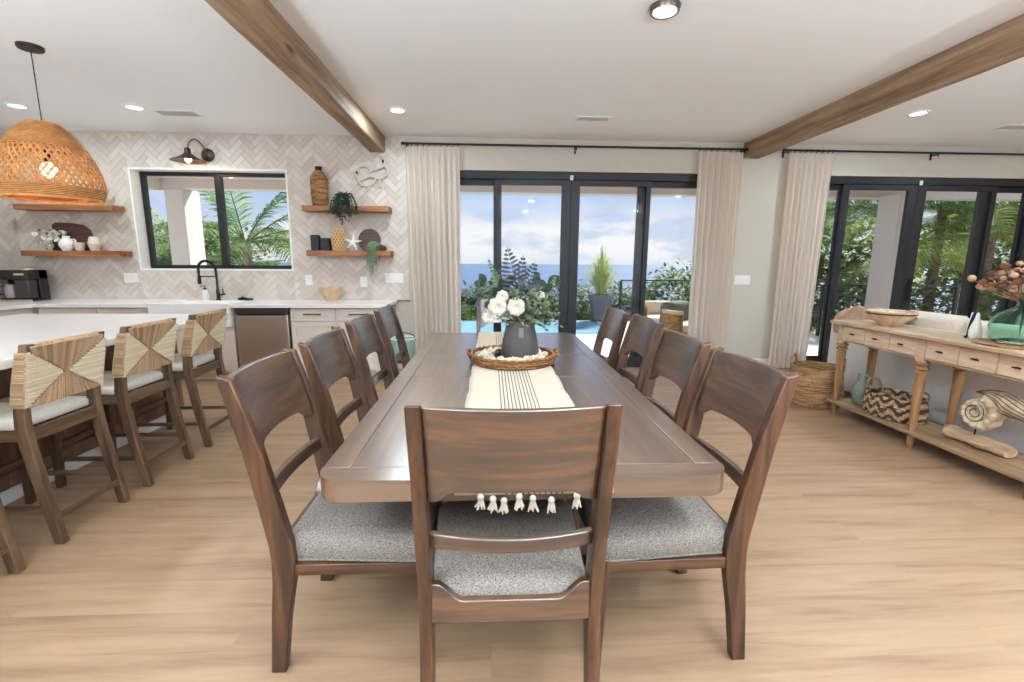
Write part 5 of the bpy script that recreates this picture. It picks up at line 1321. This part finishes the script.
# terrace roof with edge beam
struct(MB().box(-12, 14, 6.2, 9.3, 2.83, 3.05).build('terrace_soffit', M['stucco'], smooth=False))
struct(MB().box(-12, 14, 9.0, 9.3, 2.66, 2.83).build('terrace_beam', M['stucco'], smooth=False))
def column(x0, x1, y0, y1, label):
    o = MB().box(x0, x1, y0, y1, LZ, 2.66).build('terrace_column', M['stucco'], bevel=.01); o['kind'] = 'structure'; return o
column(-5.90, -5.57, 9.0, 9.5, ''); column(7.45, 7.86, 8.42, 8.92, '')
struct(MB().box(-6.25, -5.95, 6.2, 9.0, 2.62, 2.83).build('terrace_side_beam', M['stucco'], smooth=False))
# pool
m, nt, bs = newmat('pool_water'); bs.inputs['Base Color'].default_value = rgb(150,200,220); bs.inputs['Roughness'].default_value = .06; bs.inputs['Specular IOR Level'].default_value = .35
n_ = N(nt, 'ShaderNodeTexNoise'); n_.inputs['Scale'].default_value = 5; n_.inputs['Detail'].default_value = 3; L(nt, coords(nt, rand=False), n_.inputs['Vector']); bump(nt, n_.outputs['Fac'], bs, .12, .02)
L(nt, ramp(nt, n_.outputs['Fac'], [(.3, rgb(136,192,220)), (.7, rgb(168,212,230))]), bs.inputs['Base Color']); M['pool'] = m
struct(MB().box(-3.4, 2.6, 9.15, 11.70, -1.2, -.10).build('pool_water', M['pool'], smooth=False))
struct(MB().box(-3.4, 2.6, 11.70, 11.9, -1.6, -.105).build('pool_edge', plain('pool_tile', rgb(120,150,168), .3), smooth=False))
# railing
def railing(pts_, z, label, nc=7):
    t = empty('cable_railing', (*pts_[0], LZ), 0, label, 'railing')
    o3 = Vector((*pts_[0], 0)); P3 = [Vector((*p, 0))-o3 for p in pts_]
    b = MB()
    for a, c in zip(P3, P3[1:]):
        d = (c-a).normalized(); s_ = Vector((-d.y, d.x, 0))
        b.loft([[p+s_*.025+Vector((0,0,z-.02)), p-s_*.025+Vector((0,0,z-.02)), p-s_*.025+Vector((0,0,z+.01)), p+s_*.025+Vector((0,0,z+.01))] for p in (a, c)])
    b.build('top_rail', M['frame'], t)
    for a, c in zip(P3, P3[1:]):
        k = max(1, round((c-a).length/1.5))
        for i in range(k+1):
            if i == 0 and a is not P3[0]: continue
            p = a+(c-a)*i/k; MB().box(p.x-.025, p.x+.025, p.y-.025, p.y+.025, 0, z-.02).build('railing_post', M['frame'], t)
        for j in range(nc): MB().tube([a+Vector((0,0,.1+(z-.16)*j/(nc-1))), c+Vector((0,0,.1+(z-.16)*j/(nc-1)))], .004, 5).build('cable', M['steel_dark'], t)
railing([(3.1, 11.0), (6.6, 11.0), (6.6, 8.98), (13.6, 8.98)], 1.02, 'dark cable railing along the terrace edge right of the pool')
# planter with grass plume
pn = empty('tall_planter', (2.80, 11.75, -.05), 0, 'dark grey tapered planter at the far side of the pool', 'planter')
MB().loft([[(-.17,-.17,0),(.17,-.17,0),(.17,.17,0),(-.17,.17,0)],[(-.26,-.26,.62),(.26,-.26,.62),(.26,.26,.62),(-.26,.26,.62)],[(-.23,-.23,.62),(.23,-.23,.62),(.23,.23,.62),(-.23,.23,.62)],[(-.22,-.22,.55),(.22,-.22,.55),(.22,.22,.55),(-.22,.22,.55)]]).build('planter_body', plain('planter_grey', rgb(86,92,104), .6), pn)
gp = MB(); r2 = random.Random(77)
for k in range(420):
    a = r2.uniform(0, 2*pi); sp_ = .62*r2.random()**.7; h_ = r2.uniform(.5, 1.15)*(1.15-sp_*.9)
    d = Vector((cos(a), sin(a), 0)); q = spline([d*.04, d*sp_*.35+Vector((0,0,h_*.6)), d*sp_*.8+Vector((0,0,h_)), d*sp_*1.2+Vector((0,0,h_*(.95-.35*sp_)))], 3)
    s_ = Vector((-sin(a), cos(a), 0)); w_ = .014
    vs = []; 
    for i, p in enumerate(q): ww = w_*(1-i/(len(q)-.5)); vs += [p-s_*ww, p+s_*ww]
    gp.add(vs, [(2*i, 2*i+1, 2*i+3, 2*i+2) for i in range(len(q)-1)])
o = gp.build('ornamental_grass', M['palm2'], loc=(2.80, 11.75, .52)); tag(o, 'feathery green grass growing in the dark planter by the pool', 'grass plant')
# wicker lounge chairs on the terrace
def lounge(x, y, rz, label, green):
    t = empty('wicker_armchair', (x, y, LZ), rz, label, 'outdoor chair', 'wicker armchairs on the terrace')
    b = MB(); n = 28
    def ring(r, z, a0=-200, a1=20): return [(r*cos(radians(a0+(a1-a0)*k/n)), r*sin(radians(a0+(a1-a0)*k/n)), z) for k in range(n+1)]
    R_ = .42
    out = [ring(R_*.86, .04), ring(R_*.95, .3), ring(R_, .58), ring(R_*.99, .62), ring(R_*.90, .62), ring(R_*.88, .58), ring(R_*.84, .3)]
    b.loft(out, close=False, cap=False); b.build('wicker_shell', M['seagrass'], t, solid=.02)
    MB().tube([(R_*.96*cos(radians(-200+220*k/30)), R_*.96*sin(radians(-200+220*k/30)), .63) for k in range(31)], .035, 8).build('top_rail', plain('pale_wicker', rgb(206,182,150), .8, bumpy=.5), t)
    MB().lathe([(1e-3,.10),(.36,.10),(.37,.16),(.37,.30),(1e-3,.30)], 30).build('seat_base', M['seagrass'], t)
    MB().lathe([(1e-3,.30),(.34,.30),(.37,.33),(.36,.42),(.30,.45),(1e-3,.455)], 30).build('seat_cushion', M['cushion'], t)
    if green:
        soft(-.30, .30, -.40, -.10, .30, .78, .10, 'back_cushion', plain('grey_green_cloth', rgb(98,108,102), .9), t)
    else: soft(-.30, .30, -.36, -.16, .44, .70, .08, 'back_cushion', M['cushion'], t)
    return t
lounge(3.28, 8.7, radians(180), 'wicker armchair with cream cushion on the terrace by the railing', False)
lounge(3.36, 7.72, radians(215), 'wicker armchair with grey green back cushion just outside the door', True)

# ------------------------------------------------------------------ outside: planting, sea
def terr(u, v):
    x = -60+140*u; y = 11.9+55*v; z = -1.7-5.2*min(1, v*1.4)**1.1 + .35*sin(x*.5)*cos(y*.3)
    return (x, y, z)
o = MB().grid(terr, 60, 30).build('ground', M['soil']); struct(o)
struct(MB().box(-60, -12, 4, 12, -2.5, -1.6).box(-60, 80, -30, YF-.2, -.4, -.13).build('ground_side', M['deck'], smooth=False))  # second box: unseen pale ground behind the house, added to bounce light inside
m, nt, bs = newmat('sea_water'); bs.inputs['Base Color'].default_value = rgb(70,120,160); bs.inputs['Roughness'].default_value = .35; bs.inputs['Specular IOR Level'].default_value = .25
n_ = N(nt, 'ShaderNodeTexNoise'); n_.inputs['Scale'].default_value = 1; n_.inputs['Detail'].default_value = 6; L(nt, coords(nt, (.015,.06,1), rand=False), n_.inputs['Vector'])
L(nt, ramp(nt, n_.outputs['Fac'], [(.35, rgb(66,94,124)), (.65, rgb(88,116,144))]), bs.inputs['Base Color'])
struct(MB().box(-2500, 2500, 40, 1500, -9, -8).build('sea', m, smooth=False))
b = MB(); r2 = random.Random(4); rings = []
for i in range(60):
    x = 700+16*i; rings.append([(x, 1300, -8), (x, 1300, 3+4*sin(i*.9)*r2.random()+6*sin(pi*i/59)), (x, 1400, 2+6*sin(pi*i/59)), (x, 1400, -8)])
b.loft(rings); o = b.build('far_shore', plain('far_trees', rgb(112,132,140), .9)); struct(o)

def frond_mesh(name, L_, droop, seed, mat, nl=46, wid=.62):
    r2 = random.Random(seed); b = MB(); pts = []
    for i in range(15):
        t_ = i/14; pts.append(Vector((L_*(t_ - .18*t_*t_*droop), 0, L_*(.38*t_ - .62*droop*t_*t_))))
    b.tube(pts, [.022*(1-t_*.85) for t_ in [i/14 for i in range(15)]], 5)
    for s in (-1, 1):
        for k in range(nl):
            t_ = .14+.86*k/nl; i = t_*14; j = int(min(i, 13)); c = pts[j].lerp(pts[j+1], i-j); tan = (pts[j+1]-pts[j]).normalized()
            l = wid*sin(pi*(.12+.80*t_))**.7*r2.uniform(.85, 1.1)
            side_ = Vector((0, s, 0)); d = (side_*.85 + tan*.55 + Vector((0,0,r2.uniform(-.05,.22)))).normalized()
            q1 = c+d*l*.5+Vector((0,0,-.03*l)); q2 = c+d*l+Vector((0,0,-.34*l*r2.uniform(.6,1.4))); w_ = .020; up_ = Vector((tan.x, 0, tan.z))*w_
            b.add([c-up_*.6, c+up_*.6, q1+up_, q1-up_, q2], [(0,1,2,3), (3,2,4)])
    me_o = b.build(name, mat, angle=80); return me_o
def palm(x, y, z, h_, nf, L_, seed, label, mat, lean=(0,0)):
    t = empty('palm_tree', (x, y, z), 0, label, 'palm tree', None); r2 = random.Random(seed)
    pts = [Vector((lean[0]*(i/8)**1.5, lean[1]*(i/8)**1.5, h_*i/8)) for i in range(9)]
    b = MB(); b.tube(pts, [.15-.05*i/8 for i in range(9)], 12)
    for k in range(int(h_/.16)):
        c = pts[0].lerp(pts[-1], k*.16/h_); i = k*.16/h_*8; j = int(min(i, 7)); c = pts[j].lerp(pts[j+1], i-j); r = .15-.05*i/8
        b.tube([(c.x+(r+.004)*cos(2*pi*q/12), c.y+(r+.004)*sin(2*pi*q/12), c.z) for q in range(12)], .012, 4, closed=True)
    b.build('trunk', M['bark'], t)
    protos = [frond_mesh('frond', L_, d, seed*10+i, mat) for i, d in enumerate((.45, .8, 1.15))]
    for k in range(nf):
        p = protos[k] if k < 3 else protos[k % 3].copy()
        if k >= 3: COL.objects.link(p)
        p.parent = t; p.location = pts[-1]; el = r2.uniform(-.35, 1.0)*(1 - .5*(k % 3)/2)
        p.rotation_euler = Euler((r2.uniform(-.3,.3), -el, 2*pi*k*.382+r2.uniform(-.2,.2)), 'XYZ')
        s_ = r2.uniform(.8, 1.1); p.scale = (s_,)*3
    b = MB()
    for k in range(7): b.tube(spline([pts[-1]-Vector((0,0,.12)), pts[-1]+Vector((.22*cos(k), .22*sin(k), .05)), pts[-1]+Vector((.5*cos(k), .5*sin(k), -.22))], 4), .014, 5)
    b.build('flower_stalks', plain('palm_orange', rgb(206,150,92), .8), t)
    return t
palm(-6.3, 12.5, -1.7, 3.5, 22, 3.3, 1, 'palm with long green fronds filling the right pane of the kitchen window', M['palm'])
palm(-9.6, 13.8, -1.9, 2.6, 18, 2.8, 2, 'palm seen between the terrace column and the kitchen window mullion', M['palm'])
palm(-10.0, 10.8, -1.7, 2.2, 18, 2.4, 3, 'low palm at the far left behind the terrace column', M['palm'])
palm(10.2, 12.0, -1.5, 4.2, 22, 3.2, 4, 'tall green palm in the middle pane of the right hand sliding door', M['palm'])
palm(12.6, 11.4, -1.3, 3.4, 22, 3.0, 5, 'yellow green palm nearest the dried flowers', M['palm2'])
palm(14.5, 12.2, -1.5, 5.2, 22, 3.4, 6, 'taller palm rising behind the yellow green palm', M['palm'])
palm(9.7, 13.6, -1.8, 4.4, 18, 2.6, 7, 'slender palm seen left of the terrace column at right', M['palm'], lean=(-.8, 0))
palm(13.0, 14.5, -1.8, 3.2, 20, 2.9, 8, 'low bushy palm behind the railing at right', M['palm2'])

palm(15.5, 9.8, -1.2, 3.0, 24, 3.0, 9, 'yellow green palm at the right edge of the photo behind the glass', M['palm2'])
palm(12.4, 12.6, -1.5, 4.6, 24, 3.0, 10, 'tall green palm between the column and the yellow green palm', M['palm'])
palm(-7.9, 12.6, -1.8, 2.3, 22, 2.8, 11, 'low palm left of the biggest palm in the kitchen window', M['palm'])
def bush_mesh(n, mat, seed, leafsize=.10, rx=1, ry=1, rz=.8):
    r2 = random.Random(seed); b = MB()
    for k in range(n):
        a = r2.uniform(0, 2*pi); e = math.asin(r2.uniform(-.5, 1)); q = r2.uniform(.62, 1.0)*(1+.22*sin(a*3+seed)*cos(e*4)); p = Vector((rx*q*cos(a)*cos(e), ry*q*sin(a)*cos(e), rz*q*sin(e)))
        leafshape(b, p, Vector((cos(a)+r2.uniform(-.9,.9), sin(a)+r2.uniform(-.9,.9), r2.uniform(-.4,1))), Vector((0,0,1)), leafsize*r2.uniform(.7,1.3), leafsize*.62, n=2)
    return b
def shrub(x, y, z, s, label, src=None, mat='bush', seed=1, n=3800, ls=.095, group='shrubs on the slope beyond the pool'):
    t = empty('garden_shrub', (x, y, z), seed*1.3, label, 'shrub', group); t.scale = s
    if src: f = src.copy(); COL.objects.link(f)
    else: f = bush_mesh(n, None, seed, ls).build('foliage', M[mat], angle=80)
    f.parent = t
    b = MB()
    for k in range(5): b.tube(spline([(0,0,-1.2),(.1*cos(k*1.3),.1*sin(k*1.3),-.5),(.5*cos(k*1.3),.5*sin(k*1.3),.2)], 4), [.05]*8+[.02], 5)
    b.build('stems', M['bark'], t)
    return f
f1 = shrub(-2.4, 13.6, -.25, (1.5,1.1,1.2), 'green shrub beyond the pool at the left end of the main door', seed=1)
f2 = shrub(.0, 14.2, -.2, (1.6,1.1,1.15), 'broad leaved shrub beyond the pool directly behind the flower vase', mat='bush2', seed=2, n=2800, ls=.125)
spots = [(2.3,13.6,-.3,(1.5,1.1,1.35),2,'broad leaved shrub behind the middle door post'), (-.9,12.9,-.35,(1.4,.8,.75),1,'low green hedge plant along the pool edge at left'), (1.2,12.9,-.32,(1.5,.8,.72),1,'low green hedge plant along the pool edge behind the vase'),
         (4.0,14.5,-.5,(1.3,1.2,1.5),2,'broad leaved shrub right of the tall planter'), (5.6,13.4,-.1,(1.6,1.3,1.75),1,'largest round bush behind the railing at the right end of the main door'),
         (-4.4,13.2,-.3,(1.6,1.2,1.3),2,'broad leaved shrub hidden mostly by the left curtain'), (7.4,13.0,-.2,(1.5,1.2,1.3),1,'green shrub left of the terrace column at right'), (10.4,12.4,.0,(1.8,1.3,1.5),2,'broad leaved shrub right of the terrace column at right'),
         (13.0,10.9,.1,(1.8,1.3,1.5),1,'green shrub behind the railing under the yellow green palm'), (3.2,12.9,-.5,(1.1,.7,.7),1,'low green hedge plant below the tall planter'),
         (-7.6,12.6,.0,(1.7,1.3,1.9),1,'green bush below the palm in the kitchen window'), (-9.9,12.4,.1,(1.6,1.3,2.0),2,'tall bush left of the terrace column in the kitchen window'), (8.4,16.0,-.2,(2.2,1.5,1.9),2,'far shrub between the palms at right'), (16.5,11.5,.6,(2,1.5,2.2),1,'green shrub at the far right of the terrace'), (11.5,16.5,1.0,(3.2,2,3.2),1,'large dark tree crown behind the palms at right'), (17.5,15.5,1.2,(3.4,2,3.4),2,'large broad leaved tree crown at the far right behind the palms'), (-9.8,16.5,.6,(3.0,2,2.4),1,'tree crown behind the palms in the kitchen window')]
for i, (x, y, z, s, k, lab) in enumerate(spots): shrub(x, y, z, s, lab, src=(f1, f2)[k-1], seed=i+3)

# ------------------------------------------------------------------ light
w = bpy.data.worlds.new('sky'); SC.world = w; w.use_nodes = True; nt = w.node_tree; bg = nt.nodes['Background']
tc = N(nt, 'ShaderNodeTexCoord'); nrm = N(nt, 'ShaderNodeVectorMath', operation='NORMALIZE'); L(nt, tc.outputs['Generated'], nrm.inputs[0])
sp = N(nt, 'ShaderNodeSeparateXYZ'); L(nt, nrm.outputs[0], sp.inputs[0])
sky = ramp(nt, sp.outputs['Z'], [(0, rgb(208,220,234)), (.07, rgb(198,214,238)), (.16, rgb(172,198,238)), (.30, rgb(136,176,234)), (.6, rgb(104,152,222)), (1, rgb(86,136,208))])
mp = N(nt, 'ShaderNodeMapping'); mp.inputs['Scale'].default_value = (3.2, 3.2, 8.5); mp.inputs['Location'].default_value = (1.7, .4, .2); L(nt, nrm.outputs[0], mp.inputs['Vector'])
cn_ = N(nt, 'ShaderNodeTexNoise'); cn_.inputs['Scale'].default_value = 1.6; cn_.inputs['Detail'].default_value = 7; cn_.inputs['Roughness'].default_value = .58; L(nt, mp.outputs[0], cn_.inputs['Vector'])
cl_ = ramp(nt, cn_.outputs['Fac'], [(.44, (0,0,0,1)), (.54, (1,1,1,1))])
band_ = ramp(nt, sp.outputs['Z'], [(0, (.55,)*3+(1,)), (.02, (1,)*3+(1,)), (.065, (1,)*3+(1,)), (.10, (.35,)*3+(1,)), (.13, (.06,)*3+(1,)), (.5, (.15,)*3+(1,))])
mm = N(nt, 'ShaderNodeMath', operation='MULTIPLY'); L(nt, cl_, mm.inputs[0]); L(nt, band_, mm.inputs[1])
mx = N(nt, 'ShaderNodeMix', data_type='RGBA'); L(nt, mm.outputs[0], mx.inputs['Factor']); L(nt, sky, mx.inputs['A']); mx.inputs['B'].default_value = rgb(244,244,247)
# sky boosted behind the camera as added fill light for the room
mr = N(nt, 'ShaderNodeMapRange'); mr.inputs['From Min'].default_value = .0; mr.inputs['From Max'].default_value = -.9; mr.inputs['To Min'].default_value = 1.0; mr.inputs['To Max'].default_value = SKY_BACK
L(nt, sp.outputs['Y'], mr.inputs['Value']); sc2 = N(nt, 'ShaderNodeMath', operation='MULTIPLY'); L(nt, mr.outputs[0], sc2.inputs[0]); sc2.inputs[1].default_value = SKY
L(nt, mx.outputs['Result'], bg.inputs['Color']); L(nt, sc2.outputs[0], bg.inputs['Strength'])
sl_ = bpy.data.lights.new('sun', 'SUN'); sl_.energy = SUN; sl_.angle = radians(1.0); sl_.color = (1, .95, .87)
so_ = bpy.data.objects.new('sun', sl_); COL.objects.link(so_); so_.rotation_euler = Vector((-.42, -.60, -.66)).to_track_quat('-Z', 'Y').to_euler()

vs_ = SC.view_settings; vs_.view_transform = 'Standard'; vs_.look = 'None'; vs_.exposure = EXPO; vs_.gamma = 1; vs_.use_curve_mapping = False
cy = SC.cycles; cy.max_bounces = 10; cy.diffuse_bounces = 6; cy.glossy_bounces = 4; cy.transmission_bounces = 8; cy.transparent_max_bounces = 12
cy.caustics_reflective = False; cy.caustics_refractive = False; cy.sample_clamp_indirect = 6
# added fill uplights behind the camera, unseen, to brighten the ceiling
for x, y in ((-1.9, -.5), (1.2, -.9), (4.6, -.4)):
    t = empty('added_fill_uplight', (x, y, 0), 0, 'added black fill uplight, out of view', 'fill light', 'added fill uplights')
    MB().lathe([(1e-3,0),(.14,0),(.14,.015),(.02,.03),(1e-3,.03)], 28).build('base', M['black'], t)
    MB().lathe([(1e-3,.03),(.012,.03),(.012,1.72),(1e-3,1.72)], 12).build('pole', M['black'], t)
    MB().lathe([(.012,1.70),(.05,1.72),(.15,1.80),(.155,1.80),(.05,1.71)], 32, cap=False).build('lamp_bowl', M['black'], t)
    ld = bpy.data.lights.new('uplight', 'AREA'); ld.shape = 'DISK'; ld.size = .26; ld.energy = UPL; ld.color = (.78, .905, 1.0)
    lo = bpy.data.objects.new('uplight', ld); COL.objects.link(lo); lo.parent = t; lo.location = (0, 0, 1.81); lo.rotation_euler = (pi, 0, 0)
